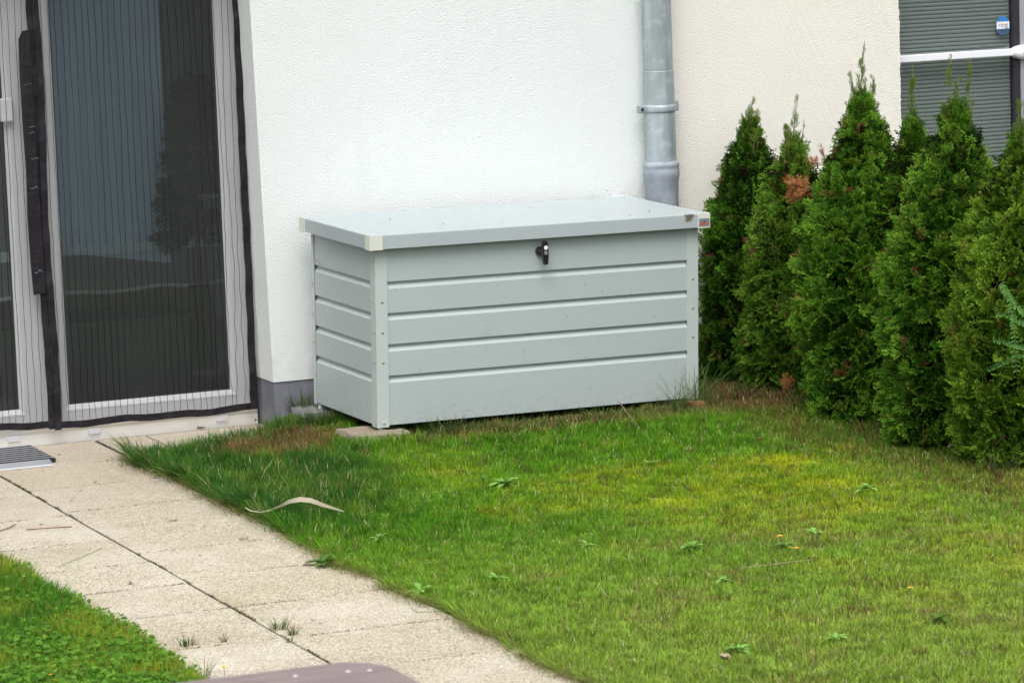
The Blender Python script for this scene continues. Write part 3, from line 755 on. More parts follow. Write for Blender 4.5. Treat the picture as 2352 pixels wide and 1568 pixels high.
# paved strip under the door and the wall
ok &= ~((x < -.61) & (y > -.300+.01*np.sin(x*40)))
ok &= ~((x < .05) & (y > np.interp(x, [-.61, -.33, -.1, .05], [-.300, -.150, -.10, -.03])))
inbox = (x > .10) & (x < 1.56) & (y > -.80)
ok &= ~(inbox & (g.random(N) > .04))
ok &= ~((x > -.02) & (x < .33) & (y < -.64) & (y > -.98)); ok &= ~((x > -.05) & (x < .15) & (y > -.27))
thin = fbm(x, y, 5, 40); hedge = np.clip((x-1.55)/.35, 0, 1)
keep = np.where(thin < .40, .6, 1.0)*(1-.30*hedge)
ok &= g.random(N) < keep
x, y = x[ok], y[ok]; n = len(x)
col = np.tile(np.array([.125, .298, .018]), (n, 1))
col = lerp(col, np.array([.080, .235, .012]), (fbm(x, y, 1.6, 1)-.45)*4)
lush = np.clip(blob(x, y, -.72, -1.1, .75, 1.5)*1.6+np.clip((y+.55)*4, 0, 1)*(x < .5), 0, 1)
col = lerp(col, np.array([.036, .120, .020]), lush*.95)
moss = np.clip((fbm(x, y, 2.2, 9)-.50)*5, 0, 1)*np.clip((x+.75)*.9, 0, 1)
spot = np.clip(blob(x, y, 1.40, -2.00, .15, .20)*1.3, 0, .9)+np.clip(blob(x, y, 1.3, -4.4, .5, 1.0)*1.0, 0, .6)+.8*np.clip(blob(x, y, .95, -2.9, .7, .8), 0, 1)
moss = np.clip(moss*.62*np.clip(fbm(x, y, 9, 61)*1.9-.25, 0, 1.2)+spot*(1-lush)*np.clip(fbm(x, y, 14, 62)*2.2-.2, .2, 1.1), 0, 1)
col = lerp(col, np.array([.40, .44, .020]), moss*.9)
fine = fbm(x, y, 12, 14); col = lerp(col, np.array([.20, .33, .025]), (fine-.55)*3)
fore = np.clip((-y-2.4)/2.5, 0, 1)
col = lerp(col, np.array([.30, .40, .070]), fore*.65)
dry = np.clip((fbm(x, y, 3.5, 21)-.60)*6, 0, 1)*np.clip(-y-2.6, 0, 1)
dead = np.clip(blob(x, y, -.27, -.58, .32, .30)*2.2, 0, 1)
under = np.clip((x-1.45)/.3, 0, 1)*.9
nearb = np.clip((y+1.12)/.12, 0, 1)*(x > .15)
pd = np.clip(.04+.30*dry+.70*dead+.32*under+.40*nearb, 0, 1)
isd = g.random(n) < pd
dc = np.array([.30, .22, .10])*g.uniform(.55, 1.3, (n, 1)); dc[:, 1] *= g.uniform(.85, 1.05, n)
dk = np.array([.17, .09, .04])*g.uniform(.6, 1.3, (n, 1))
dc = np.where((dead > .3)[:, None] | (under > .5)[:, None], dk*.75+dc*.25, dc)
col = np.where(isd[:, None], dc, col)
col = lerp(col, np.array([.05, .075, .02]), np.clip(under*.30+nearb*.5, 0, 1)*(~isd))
clump = fbm(x, y, 26, 81); col *= (.72+.62*np.clip((clump-.25)*1.6, 0, 1))[:, None]
col *= g.uniform(.70, 1.45, (n, 1))
pale = g.random(n) < .025; col[pale] = np.array([.60, .55, .33])
spk = np.clip((fbm(x, y, 16, 71)-.66)*12, 0, 1)*np.clip((x+.5)*1.2, 0, 1); sp_d = g.random(n) < spk*.45; col[sp_d] = np.array([.12, .06, .035])*g.uniform(.5, 1.6, (sp_d.sum(), 1))
h = .021*g.uniform(.45, 1.5, n)*(.75+.6*np.clip((fbm(x, y, 18, 83)-.3)*2, 0, 1))*(1+.35*(fbm(x, y, 4, 30)-.4))*(1+1.3*lush)*(1-.35*moss)*(1-.15*fore)
edge = np.clip(1-(x-edge_x(y))/.07, 0, 1)*(y < -.3)
h *= 1+edge*(.4+1.1*np.clip((fbm(y, y*0, 9, 91)-.35)*3, 0, 1))
h = np.where((y > -1.15) & (x > .15), h*1.2, h); h = h*(1+1.1*blob(x, y, .08, -1.02, .24, .12))
wd = .0022*g.uniform(.7, 1.3, n)*(1+.15*moss)
lean = np.abs(g.normal(.45, .35, n)); lean = np.clip(lean, 0, 1.5)
az = np.where(edge > .2, np.pi+g.normal(0, .8, n), g.uniform(0, 2*np.pi, n)); lean = np.where(edge > .2, np.clip(lean+.5*edge, 0, 1.6), lean)
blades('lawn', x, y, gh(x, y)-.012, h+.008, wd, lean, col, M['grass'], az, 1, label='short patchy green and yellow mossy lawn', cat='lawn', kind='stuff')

# clippings and bent blades lying over the path edge
g = np.random.default_rng(66); N = 5200
y = g.uniform(-6.0, -.32, N); x = edge_x(y)+.02-np.abs(g.normal(0, .035, N)); kk = (fbm(y, x*0, 5, 93) > .42) | (g.random(N) < .35); kk &= x > -1.02
x, y = x[kk], y[kk]; n = len(x)
c_ = np.where((g.random(n) < .5)[:, None], np.array([.10, .20, .03]), np.array([.34, .24, .12]))*g.uniform(.7, 1.4, (n, 1))
blades('grass_clippings', x, y, np.full(n, .002), g.uniform(.015, .045, n), np.full(n, .0018), g.uniform(1.2, 1.7, n), c_, M['grass'], np.pi+g.normal(0, 1.0, n), 9, label='loose grass clippings and bent blades along the edge of the path', cat='grass clippings', kind='stuff')

# left grass patch with low clover-like leaves
g = np.random.default_rng(6)
N = 150000
x = g.uniform(-2.75, -1.8, N); y = g.uniform(-6.0, -1.95, N)
ledge = lambda y: -1.955+.045*(fbm(y, y*0, 2.2, 8)-.5)*2+.04*np.clip((y+2.6)/.6, -1, 1)*-1
ok = visible(x, y) & (x < ledge(y)+.012*g.normal(0, 1, N)); x, y = x[ok], y[ok]; n = len(x)
near = np.clip((-y-3.3)/1.0, 0, 1)
col = lerp(np.tile(np.array([.075, .20, .020]), (n, 1)), np.array([.22, .30, .03]), (fbm(x, y, 4, 3)-.45)*4)
col *= g.uniform(.65, 1.4, (n, 1))
dr = g.random(n) < .05; col[dr] = np.array([.30, .16, .07])*g.uniform(.6, 1.2, (dr.sum(), 1))
h = .045*g.uniform(.5, 1.4, n); wd = .003*g.uniform(.7, 1.3, n); lean = np.clip(np.abs(g.normal(.6, .4, n)), 0, 1.5)
az = g.uniform(0, 2*np.pi, n); rim = x > ledge(y)-.05; az = np.where(rim, g.normal(0, .9, n), az)
MB().add([(-6,-30,-.004),(-1.99,-30,-.004),(-1.99,-2.2,-.004),(-2.15,-2.0,-.004),(-6,-2.0,-.004)], [(0,1,2,3,4)]).build('ground', M['soil'], loc=(0,0,.0085), kind='structure')
blades('grass', x, y, np.full(n, .0), h, wd, lean, col, M['grass'], az, 2, label='lush grass covering the ground left of the path', cat='grass', kind='stuff')

def leafdiscs(name, x, y, z, r, col, nrm, mat, lob=3, seed=0, **k):
    """small lobed leaves, one fan each"""
    g = np.random.default_rng(seed); n = len(x); K = 9
    a = np.linspace(0, 2*np.pi, K, endpoint=False)
    rad = 1-.38*np.abs(np.cos(a*lob/2))**6
    a0 = g.uniform(0, 2*np.pi, n)
    t1 = np.cross(nrm, np.stack([np.cos(a0), np.sin(a0), np.zeros(n)+.1], 1)); t1 /= np.linalg.norm(t1, axis=1)[:, None]
    t2 = np.cross(nrm, t1)
    c = np.stack([x, y, z], 1)
    ring = c[:, None, :]+r[:, None, None]*rad[None, :, None]*(t1[:, None, :]*np.cos(a)[None, :, None]+t2[:, None, :]*np.sin(a)[None, :, None]) + nrm[:, None, :]*(r*.18)[:, None, None]
    V = np.concatenate([c[:, None, :], ring], 1).reshape(-1, 3); C_ = np.repeat(col, K+1, 0)
    C_ = C_.reshape(n, K+1, 3); C_[:, 0] *= .7; C_ = C_.reshape(-1, 3)
    b = np.arange(n)[:, None]*(K+1)
    fs = np.concatenate([b+np.array([[0, 1+i, 1+(i+1) % K]]) for i in range(K)])
    return np_mesh(name, V, [fs], mat, C_, **k)
N = 26000
x = g.uniform(-2.75, -1.78, N); y = g.uniform(-6.0, -2.1, N)
dens = np.clip((-y-3.2)/.6, .12, 1)*np.clip((fbm(x, y, 6, 55)-.30)*4, .15, 1)
ok = visible(x, y) & (x < ledge(y)+.02) & (g.random(N) < dens); x, y = x[ok], y[ok]; n = len(x)
nr = np.stack([g.normal(-.1, .35, n), g.normal(-.35, .35, n), np.ones(n)], 1); nr /= np.linalg.norm(nr, axis=1)[:, None]
col = lerp(np.tile(np.array([.060, .19, .022]), (n, 1)), np.array([.17, .33, .04]), g.random(n))*g.uniform(.7, 1.3, (n, 1))
leafdiscs('ground_cover', x, y, g.uniform(.012, .055, n), g.uniform(.005, .012, n), col, nr, M['grass'], 3, 3, label='dense small leaved clover like ground cover in the left corner', cat='ground cover', kind='stuff')

# soil and moss sitting in the path joints
g = np.random.default_rng(67); xs = []; ys = []
for (x0, y0_, x1, y1_, k_) in [(-1.456, -.2, -1.456, -6, 3000)]+[(-1.45, b, -.87, b, 130) for b in rows_r[1:12]]+[(-1.98, b, -1.46, b, 110) for b in rows_l[1:12]]+[(-.857, -.28, -.857, .2, 120)]:
    t = g.random(k_); x = x0+(x1-x0)*t+g.normal(0, .0028, k_); y = y0_+(y1_-y0_)*t+g.normal(0, .0028, k_)
    ok = fbm(x+y, y, 7, 95) > .50; xs.append(x[ok]); ys.append(y[ok])
x = np.concatenate(xs); y = np.concatenate(ys); n = len(x)
nr = np.stack([g.normal(0, .5, n), g.normal(-.2, .5, n), np.ones(n)], 1); nr /= np.linalg.norm(nr, axis=1)[:, None]
c_ = lerp(np.tile(np.array([.035, .026, .018]), (n, 1)), np.array([.10, .11, .04]), g.random(n)**3)
leafdiscs('joint_moss', x, y, g.uniform(-.002, .003, n), g.uniform(.0012, .0030, n), c_, nr, M['grass'], 3, 5, label='dark soil crumbs and moss filling the joints of the path', cat='moss', kind='stuff')

# ------------------------------------------------------------------ weeds, tufts, debris
def tuft(name, x, y, n, hmax, spread, label, cat, group=None, seed=0, c=(.07, .17, .03), dry=.15, wd=.0026, z=0, lean=.7, bias=None):
    g = np.random.default_rng(seed+100)
    if name == 'tall_grass' and n > 20: n = int(n*2.6)
    a = g.uniform(0, 2*np.pi, n); r = spread*np.sqrt(g.random(n))
    px, py = r*np.cos(a), r*np.sin(a)*.6
    col = np.array(c)*g.uniform(.6, 1.5, (n, 1)); d = g.random(n) < dry
    col[d] = np.array([.20, .15, .07])*g.uniform(.6, 1.2, (d.sum(), 1))
    az = a if bias is None else bias+g.normal(0, .9, n)
    o = blades(name, px, py, np.zeros(n), hmax*g.uniform(.35, 1, n), np.full(n, wd)*g.uniform(.7, 1.2, n), np.abs(g.normal(lean, .35, n)), col, M['grass'], az, seed, label=label, cat=cat, group=group)
    o.location = (x, y, z+float(gh(x, y))); return o
GJ = 'grass tufts growing in the path joints'
def hit(u, v, z=0.0):
    d = CW.T @ np.array([(u-1176)/F, -(v-784)/F, 1.]); t = (z-CP[2])/d[2]; return CP+t*d
tj = [((640,1445),46,.050,.035,'dense grass tuft in the lengthwise joint, biggest of the tufts on the path'),
      ((672,1458),26,.045,.02,'sparse tuft just right of the biggest tuft on the path joint'),
      ((430,1482),50,.042,.035,'wide low grass tuft in the crosswise joint above the clover'),
      ((515,1474),14,.035,.012,'tiny green tuft right of the wide low tuft'),
      ((552,1408),10,.03,.01,'tiny tuft in the lengthwise joint above the biggest tuft'),
      ((665,1475),12,.03,.014,'small tuft in the joint just below the biggest tuft'),
      ((470,1562),22,.085,.014,'tall spiky tuft at the bottom edge beside the clover'),
      ((560,1240),16,.018,.02,'flat brown green tuft on the path near the lawn edge'),
      ((400,1196),18,.012,.02,'flat green grass wisp lying in a crosswise joint'),
      ((300,1343),12,.02,.010,'dry tan tuft on the left slab column')]
for i, (uv, n, hh, sp2, lb) in enumerate(tj):
    p = hit(*uv); tuft('grass_tuft', p[0], p[1], n, hh, sp2, lb, 'grass tuft', GJ, 200+i, c=(.075, .15, .03) if i != 9 else (.28, .18, .08), dry=.25 if i != 9 else 1)
# taller grass at the paving corner, concrete block and box foot
strs = [((560,1035),130,.085,.16,'tall thin grass fringe along the paving below the door'),
        ((400,1050),90,.055,.13,'grass fringe at the lawn corner beside the path'),
        ((700,985),70,.15,.07,'wispy tall grass in front of the grey concrete block'),
        ((735,960),40,.17,.06,'long grass stalks against the left side of the storage box'),
        ((1010,995),90,.075,.22,'grass growing under the front left of the storage box'),
        ((1250,975),90,.085,.22,'long grass growing under the middle of the storage box'),
        ((1240,975),7,.22,.12,'few long bent stalks in front of the storage box')]
for i, (uv, n, hh, sp2, lb) in enumerate(strs):
    p = hit(*uv); o_ = tuft('tall_grass', p[0], p[1], n, hh, sp2, lb, 'tall grass', 'long grass around the storage box', 300+i, c=(.055, .12, .03), dry=.22, wd=.0022, lean=.45)
for i, (x_, y_, n_, h_, sx_, lb) in enumerate(((.14, -.98, 150, .055, .17, 'short grass growing up against the sandstone slab'), (.36, -.90, 90, .09, .12, 'dark grass right of the sandstone slab'),
        (.02, -.36, 110, .11, .12, 'grass and dry stalks in front of the grey block by the plinth'), (.62, -.95, 80, .065, .17, 'drooping grass in the gap under the storage box, left of its lock'),
        (1.05, -.93, 90, .07, .20, 'drooping grass in the gap under the storage box, right of its lock'), (1.45, -.92, 70, .08, .16, 'matted grass under the right end of the storage box'),
        (-.30, -.20, 60, .07, .16, 'sparse thin grass at the edge of the slab nearest the plinth'))):
    tuft('tall_grass', x_, y_, n_, h_, sx_, lb, 'tall grass', 'long grass around the storage box', 350+i, c=(.040, .085, .018), dry=.16, wd=.0022, lean=.9)
p = hit(1555, 905, .0)
tuft('tall_grass', 1.54, -.88, 26, .26, .06, 'long curved grass leaning against the right end of the storage box', 'tall grass', 'long grass around the storage box', 311, c=(.06, .13, .035), wd=.0022, lean=.8, bias=.2)
tuft('tall_grass', 1.42, -.93, 26, .20, .05, 'shorter bent grass before the lowest panel, right of centre', 'tall grass', 'long grass around the storage box', 313, c=(.07, .12, .035), wd=.002, lean=.9, bias=.1)
tuft('tall_grass', 1.80, -.75, 45, .09, .14, 'dark grass between the storage box and the first conifer', 'tall grass', 'long grass around the storage box', 314, c=(.04, .07, .025), dry=.5, wd=.0022, lean=.9)
for i, (u, v, n, hh, lb) in enumerate(((2200, 1022, 60, .20, 'arching grass tussock between the fourth and fifth conifer from the left'),
                                   (2010, 1000, 60, .10, 'low dark grass under the middle conifers'),
                                   (2290, 1085, 70, .12, 'grass under the rightmost conifers'),
                                   (1850, 960, 60, .09, 'low grass before the second conifer'),
                                   (1720, 935, 60, .08, 'low grass right of the storage box under the first conifer'))):
    p = hit(u, v); tuft('grass_tussock', p[0], p[1], n, hh, .10, lb, 'tall grass', 'grass under the hedge', 330+i, c=(.06, .13, .03) if i == 0 else (.04, .085, .022), dry=.3, wd=.0032 if i == 0 else .0024, lean=1.0 if i == 0 else .8)

def rosette(x, y, n, r, label, seed, c=(.10, .26, .05), name='dandelion', up=.5):
    """broad lobed leaves radiating from one root"""
    rr = random.Random(seed); mb = []; V = []; Fq = []; C_ = []
    n = int(n*1.7)
    for i in range(n):
        a = 2*math.pi*i/n+rr.uniform(-.5, .5); ln = r*rr.uniform(.4, 1.1); wdt = ln*.46; el = rr.uniform(.1, up+.1)
        cc = np.array(c)*rr.uniform(.75, 1.25); b = len(V); K = 7
        for k_ in range(K+1):
            t = k_/K; ww = wdt*math.sin(math.pi*min(1, .12+t*.9))*(1 if k_ % 2 else .62)*(.5+t)
            zz = ln*math.sin(el)*t-ln*.35*t*t+.010; d = ln*math.cos(el)*t
            for s_ in (-1, 0, 1):
                V.append((math.cos(a)*d-math.sin(a)*ww/2*s_, math.sin(a)*d+math.cos(a)*ww/2*s_, zz+(abs(s_)*.12*ww)))
                C_.append(cc*(1.0 if s_ else 1.25))
        for k_ in range(K):
            for s_ in (0, 1): Fq.append((b+k_*3+s_, b+k_*3+s_+1, b+k_*3+s_+4, b+k_*3+s_+3))
    o = np_mesh(name, np.array(V), [np.array(Fq)], M['grass'], np.array(C_), label=label, cat='weed', group='broad leaved weeds in the lawn')
    o.location = (x, y, float(gh(x, y))+.004); return o
for i, (u, v, n, r, lb) in enumerate((
    (1160,1118,14,.075,'large dandelion clump in the lawn below the middle of the storage box'),
    (1112,1108,7,.05,'dark leaf clump just left of the large dandelion clump'),
    (1590,1265,9,.055,'leafy weed in the mid lawn left of the two orange flowers'),
    (1805,1262,7,.05,'low weed beneath the two orange flowers'),
    (740,1300,11,.075,'ragged dark green weed hanging over the path edge'),
    (965,1365,6,.07,'broad dull leaf weed at the path edge below the ragged one'),
    (1700,1500,10,.06,'bright broad leaved weed near the bottom centre right'),
    (1990,1130,9,.055,'weed with upright pale leaf below the middle conifer'),
    (1490,1072,5,.05,'small weed in front of the broken brick'),
    (620,1145,8,.05,'weed at the left tip of the curled dry strip'),
    (635,1190,4,.05,'small pale leaf weed just below the curled dry strip'),
    (780,1105,6,.05,'light green weed right of the dark lush grass'),
    (2160,1430,9,.06,'dark green weed near the bottom right corner'),
    (1920,1475,6,.05,'pale weed near the bottom, left of the bottom right corner weed'),
    (1245,985,5,.06,'bright young leaf weed right before the storage box'),
    (1140,1335,5,.045,'small weed in the lawn centre, below the large dandelion clump'),
    (1660,1340,6,.045,'tiny weed in the right lawn halfway to the bottom'),
    (1870,1230,8,.05,'leafy weed to the right of the two orange flowers'),
    (1350,1260,5,.04,'small pale weed in the middle of the lawn'),
    (870,1245,5,.045,'pale weed between the dry strip and the path edge'))):
    p = hit(u, v); rosette(p[0], p[1], n, r*1.05, lb, 40+i, c=(.22, .42, .09) if i not in (1, 4, 12) else (.09, .19, .04), up=.75)
def flower(u, v, lb, r=.013, hh=.04):
    p = hit(u, v, hh); o = empty('flower', (p[0], p[1], 0), label=lb, cat='flower', group='orange and yellow flowers')
    MB().tube([(0,0,0),(.002,0,hh*.5),(0,0,hh)], .0009, 5).build('stem', M['leafstem'], o)
    q = MB(); K = 14
    for k_ in range(K):
        a = 2*math.pi*k_/K; b = a+.2; c_ = a-.2
        q.add([(0,0,hh),(math.cos(c_)*r*.7, math.sin(c_)*r*.7, hh+.003),(math.cos(a)*r, math.sin(a)*r, hh+.004),(math.cos(b)*r*.7, math.sin(b)*r*.7, hh+.003)], [(0,1,2,3)])
    q.build('petals', M['yellow'], o)
M['leafstem'] = flat('green_stem', (.10, .20, .04), .6)
for a in ((1791,1231,'orange flower in the lawn, upper left of a close pair'),(1828,1259,'orange flower in the lawn, lower right of a close pair'),(2090,1350,'lone orange flower in the right lawn',.010),
          (514,1436+95,'single yellow flower in the clover by the path'),(120,1550,'first of the yellow flowers at the bottom left edge'),(133,1562,'yellow flower nearest the bottom left edge, right of the first'),(1243,1112,'small yellow flower right of the large dandelion clump',.008)): flower(*a)

# curled dry leaf strip on the lawn
pts = [(565,1148,.085),(570,1160,.065),(590,1172,.050),(615,1172,.050),(640,1163,.060),(665,1151,.075),(690,1146,.082),(715,1149,.078),(745,1160,.066),(790,1174,.045)]
P3 = [Vector(hit(u, v, z_)) for u, v, z_ in pts]
q = MB(); V = []; wds = [.002,.004,.006,.009,.013,.017,.020,.020,.016,.006]
for i, p in enumerate(P3):
    tw = 1.15-.35*math.sin(i*.7); t = (P3[min(i+1, 9)]-P3[max(i-1, 0)]).normalized()
    s_ = t.cross(Vector((0, 0, 1))).normalized(); u_ = s_*math.cos(tw)+Vector((0,0,1))*math.sin(tw)
    V += [p-u_*wds[i]/2, p+s_.cross(u_)*.001, p+u_*wds[i]/2]
q.add(V, [(3*i+k_, 3*i+k_+1, 3*i+k_+4, 3*i+k_+3) for i in range(9) for k_ in (0, 1)], 0, True)
P4 = [Vector(hit(u, v, z_)) for u, v, z_ in ((563,1165,.06),(575,1172,.052),(600,1176,.05),(625,1170,.055))]
V = []
for i, p in enumerate(P4): V += [p-Vector((0,0,.002)), p+Vector((0,0,.002))]
q.add(V, [(2*i, 2*i+1, 2*i+3, 2*i+2) for i in range(3)])
q.build('dry_leaf_strip', M['straw'], label='long curled pale dry leaf strip lying on the lawn', cat='dry leaf')

def curled(u, v, size, mat, lb, cat, grp, seed, z=0.004, nm='dry_leaf'):
    rr = random.Random(seed); p = hit(u, v, z); q = MB(); n = 6; V = []
    a = rr.uniform(0, 6.28); ca, sa = math.cos(a), math.sin(a)
    for i in range(n+1):
        t = i/n-.5; ww = size*.45*math.cos(t*2.9)
        for s_ in (-1, -.4, .4, 1):
            lx, ly = t*size*1.2, s_*ww*.6; V.append((lx*ca-ly*sa, lx*sa+ly*ca, size*.25*(abs(s_)**2)*rr.uniform(.6, 1.2)+size*.2*t*t*2))
    q.add(V, [(4*i+k_, 4*i+k_+1, 4*i+k_+5, 4*i+k_+4) for i in range(n) for k_ in range(3)], 0, True)
    return q.build(nm, M[mat], loc=tuple(p), label=lb, cat=cat, group=grp)
curled(592, 968, .05, 'dry_brown', 'brown curled leaf at the corner of threshold and plinth', 'dry leaf', 'dry leaves', 1)
curled(462, 984, .03, 'dry_brown', 'thin brown leaf lying along the threshold', 'dry leaf', 'dry leaves', 2)
curled(1665, 1514, .06, 'dry_tan', 'pale tan leaf in the lawn at the bottom', 'dry leaf', 'dry leaves', 3, .03)
curled(700, 985, .07, 'dry_brown', 'large brown leaf among the grass at the grey plinth', 'dry leaf', 'dry leaves', 4, .02)
curled(2185, 1030, .055, 'dry_tan', 'tan leaf under the grass tussock below the conifers', 'dry leaf', 'dry leaves', 5, .03)
curled(1745, 1010, .03, 'dry_brown', 'small brown leaf under the second conifer', 'dry leaf', 'dry leaves', 6, .03)
curled(1255, 1020, .035, 'dry_brown', 'reddish leaf in the grass before the storage box', 'dry leaf', 'dry leaves', 7, .03)
GC = 'dark crumbs of dirt scattered over the path'
rr = random.Random(9)
spots = [(60,1040),(100,1082),(165,1150),(135,1045),(186,1127),(380,1192),(470,1208),(95,1206),(25,1211),(50,1212),(78,1217),(268,1300),(300,1310),(230,1395),(250,1396),(720,1424),(735,1432),(1000,1365),(560,1170),(400,1100),(380,1045),(220,1108),(600,1200),(640,1330),(505,1437),(870,1350),(150,1255),(1010,1410),(330,1210),(460,1275)]
for i, (u, v) in enumerate(spots):
    p = hit(u, v, .003); s_ = rr.uniform(.006, .013)
    q = MB()
    V = [(rr.uniform(-1,1)*s_, rr.uniform(-1,1)*s_*.6, rr.uniform(0,1)*s_*.5) for _ in range(7)]
    q.add(V, [(0,1,2),(2,3,4),(4,5,6),(0,3,5),(1,4,6)])
    q.build('dirt_crumb', M['dry_brown'] if i % 3 else M['soil'], loc=tuple(p), label='small dark crumb of dirt or leaf on the pale path', cat='crumb', group=GC)
def twig(pts, r, mat, lb, nm='twig'):
    q = MB(); q.tube([hit(u, v, z_) for u, v, z_ in pts], r, 5); q.build(nm, M[mat], label=lb, cat='twig', group='twigs and stalks')
twig([(60,1216,.004),(110,1212,.006),(165,1209,.004)], .0022, 'dry_brown', 'thin brown twig lying on the left of the path')
twig([(0,1218,.004),(20,1212,.006),(35,1204,.008)], .0025, 'dry_brown', 'short twig at the left edge above the grass patch')
twig([(135,1300,.008),(195,1275,.008),(235,1258,.01)], .0012, 'leafstem', 'thin green stalk reaching from the grass patch over the path')
twig([(1418,918,.12),(1470,985,.05),(1500,1015,.03)], .0016, 'dry_tan', 'pale straw stalk leaning before the storage box')
twig([(1700,1303,.03),(1750,1298,.035),(1868,1284,.035)], .0012, 'dry_tan', 'long pale grass stalk lying below the two orange flowers')
twig([(1620,1262,.03),(1700,1245,.04),(1815,1248,.035)], .0010, 'leafstem', 'long green stalk lying left of the two orange flowers')
twig([(2140,1275,.035),(2230,1330,.03),(2351,1345,.035)], .0012, 'leafstem', 'long green stalk lying in the right lawn')
twig([(945,1395,.004),(960,1405,.006),(1000,1404,.01),(1080,1398,.03)], .0014, 'leafstem', 'pale green stalk reaching from the lawn over the lower path')
twig([(1408,449.5,0), (1446,451,0)], .004, 'white_metal', 'x') if False else None
q = MB(); q.tube([(1.50, -.03, .835), (1.565, -.045, .8355)], .003, 6)
wsx = q.build('plastic_stick', M['white_metal'], label='thin white stick lying at the back of the storage box lid', cat='stick'); wsx.matrix_world = mt
for i, (a, b) in enumerate(((.997, -.225), (.432, -.562), (1.40, -.60), (1.10, -.66), (1.25,-.70), (.30,-.30), (.075,-.70))):
    q = MB(); s_ = .0022+.0007*(i % 3); q.lathe([(.0006, 0), (s_, s_*.3), (s_*.8, s_*.8), (.0006, s_)], (a, b, .8302), 2, 7)
    o = q.build('dirt_crumb', M['gasket'] if i != 4 else M['dry_brown'], label='tiny dark speck lying on the storage box lid', cat='crumb', group='specks on the storage box lid'); o.matrix_world = mt

# ------------------------------------------------------------------ conifers
def spray_template(seed, L_=.095, dens=1.0, ang=38):
    """flat scale-leaf spray in the xy plane, tip at +x; quads as thin leaflets. returns V (K,4,3), tip value (K,4)"""
    rr = random.Random(seed); Q = []; T = []
    def leaf(x0, y0, a, ln, w_, t0, t1, z=0.0):
        dx, dy = math.cos(a), math.sin(a); nx_, ny_ = -dy*w_/2, dx*w_/2
        mx, my = x0+dx*ln*.6, y0+dy*ln*.6
        zt = rr.uniform(-.3, .3); tw = rr.uniform(-.5, .5)*w_
        Q.append([(x0, y0, z), (mx+nx_, my+ny_, z+zt*ln*.6+tw), (x0+dx*ln, y0+dy*ln, z+zt*ln), (mx-nx_, my-ny_, z+zt*ln*.6-tw)]); T.append([t0, (t0+t1)/2, t1, (t0+t1)/2])
    leaf(0, 0, 0, L_*.55, .004, 0, .3); leaf(L_*.45, 0, 0, L_*.55, .004, .3, .9)
    nb = int(6*dens); 
    for i in range(nb):
        t = (i+.6)/nb; x0 = L_*t*.88
        for s_ in ((1, -1) if True else ()):
            if rr.random() < .08: continue
            a = s_*R(ang+rr.uniform(-9, 9)); ln = L_*(.50*(1-t)+.15)*rr.uniform(.8, 1.15)
            z = rr.uniform(-.002, .002)
            leaf(x0, 0, a, ln, .0050, .1+.4*t, .85, z)
            ns = max(1, int(ln/.0135))
            for j in range(ns):
                u = (j+.7)/(ns+.4)
                for s2 in (1, -1):
                    if rr.random() < .15: continue
                    leaf(x0+math.cos(a)*ln*u, math.sin(a)*ln*u, a+s2*R(34+rr.uniform(-8, 8)), (.0170*(1-u*.40))*rr.uniform(.8, 1.2), .0056, .35+.3*u, 1.0, z)
    return np.array(Q), np.array(T)
TPL = [spray_template(i) for i in range(5)]
LTPL = []
for i in range(3):
    Q_, T_ = spray_template(20+i, .085, .75, 24)
    c_ = Q_[:, [0, 2]].mean(1, keepdims=True); Q_[:, [1, 3]] = c_+(Q_[:, [1, 3]]-c_)*.62; LTPL.append((Q_, T_))
def place_sprays(P, D, Nrm, S, base, tip, tpls, seed, droop=.25):
    """instances of sprays: P origin, D direction, Nrm plane normal, S scale, base/tip colours (n,3)"""
    g = np.random.default_rng(seed); n = len(P)
    D = D/np.linalg.norm(D, axis=1)[:, None]; B = np.cross(Nrm, D); B /= np.linalg.norm(B, axis=1)[:, None]; Nn = np.cross(D, B)
    pick = g.integers(0, len(tpls), n); Vs = []; Cs = []
    for k_, (Q, T) in enumerate(tpls):
        i = np.where(pick == k_)[0]
        if not len(i): continue
        q = Q.reshape(-1, 3); t = T.reshape(-1)
        bend = -droop*q[:, 0]**2*6
        loc = q[None]*S[i][:, None, None]
        V = P[i][:, None]+loc[..., 0:1]*D[i][:, None]+loc[..., 1:2]*B[i][:, None]+(loc[..., 2:3]+(bend*1.0)[None, :, None]*S[i][:, None, None])*Nn[i][:, None]
        V[..., 2] -= (q[:, 0]**2)[None]*droop*3*S[i][:, None]
        t2 = t**1.7; C_ = base[i][:, None]*(1-t2)[None, :, None]+tip[i][:, None]*t2[None, :, None]
        Vs.append(V.reshape(-1, 3)); Cs.append(C_.reshape(-1, 3))
    V = np.concatenate(Vs); C_ = np.concatenate(Cs); f = np.arange(len(V)).reshape(-1, 4)
    return V, f, C_
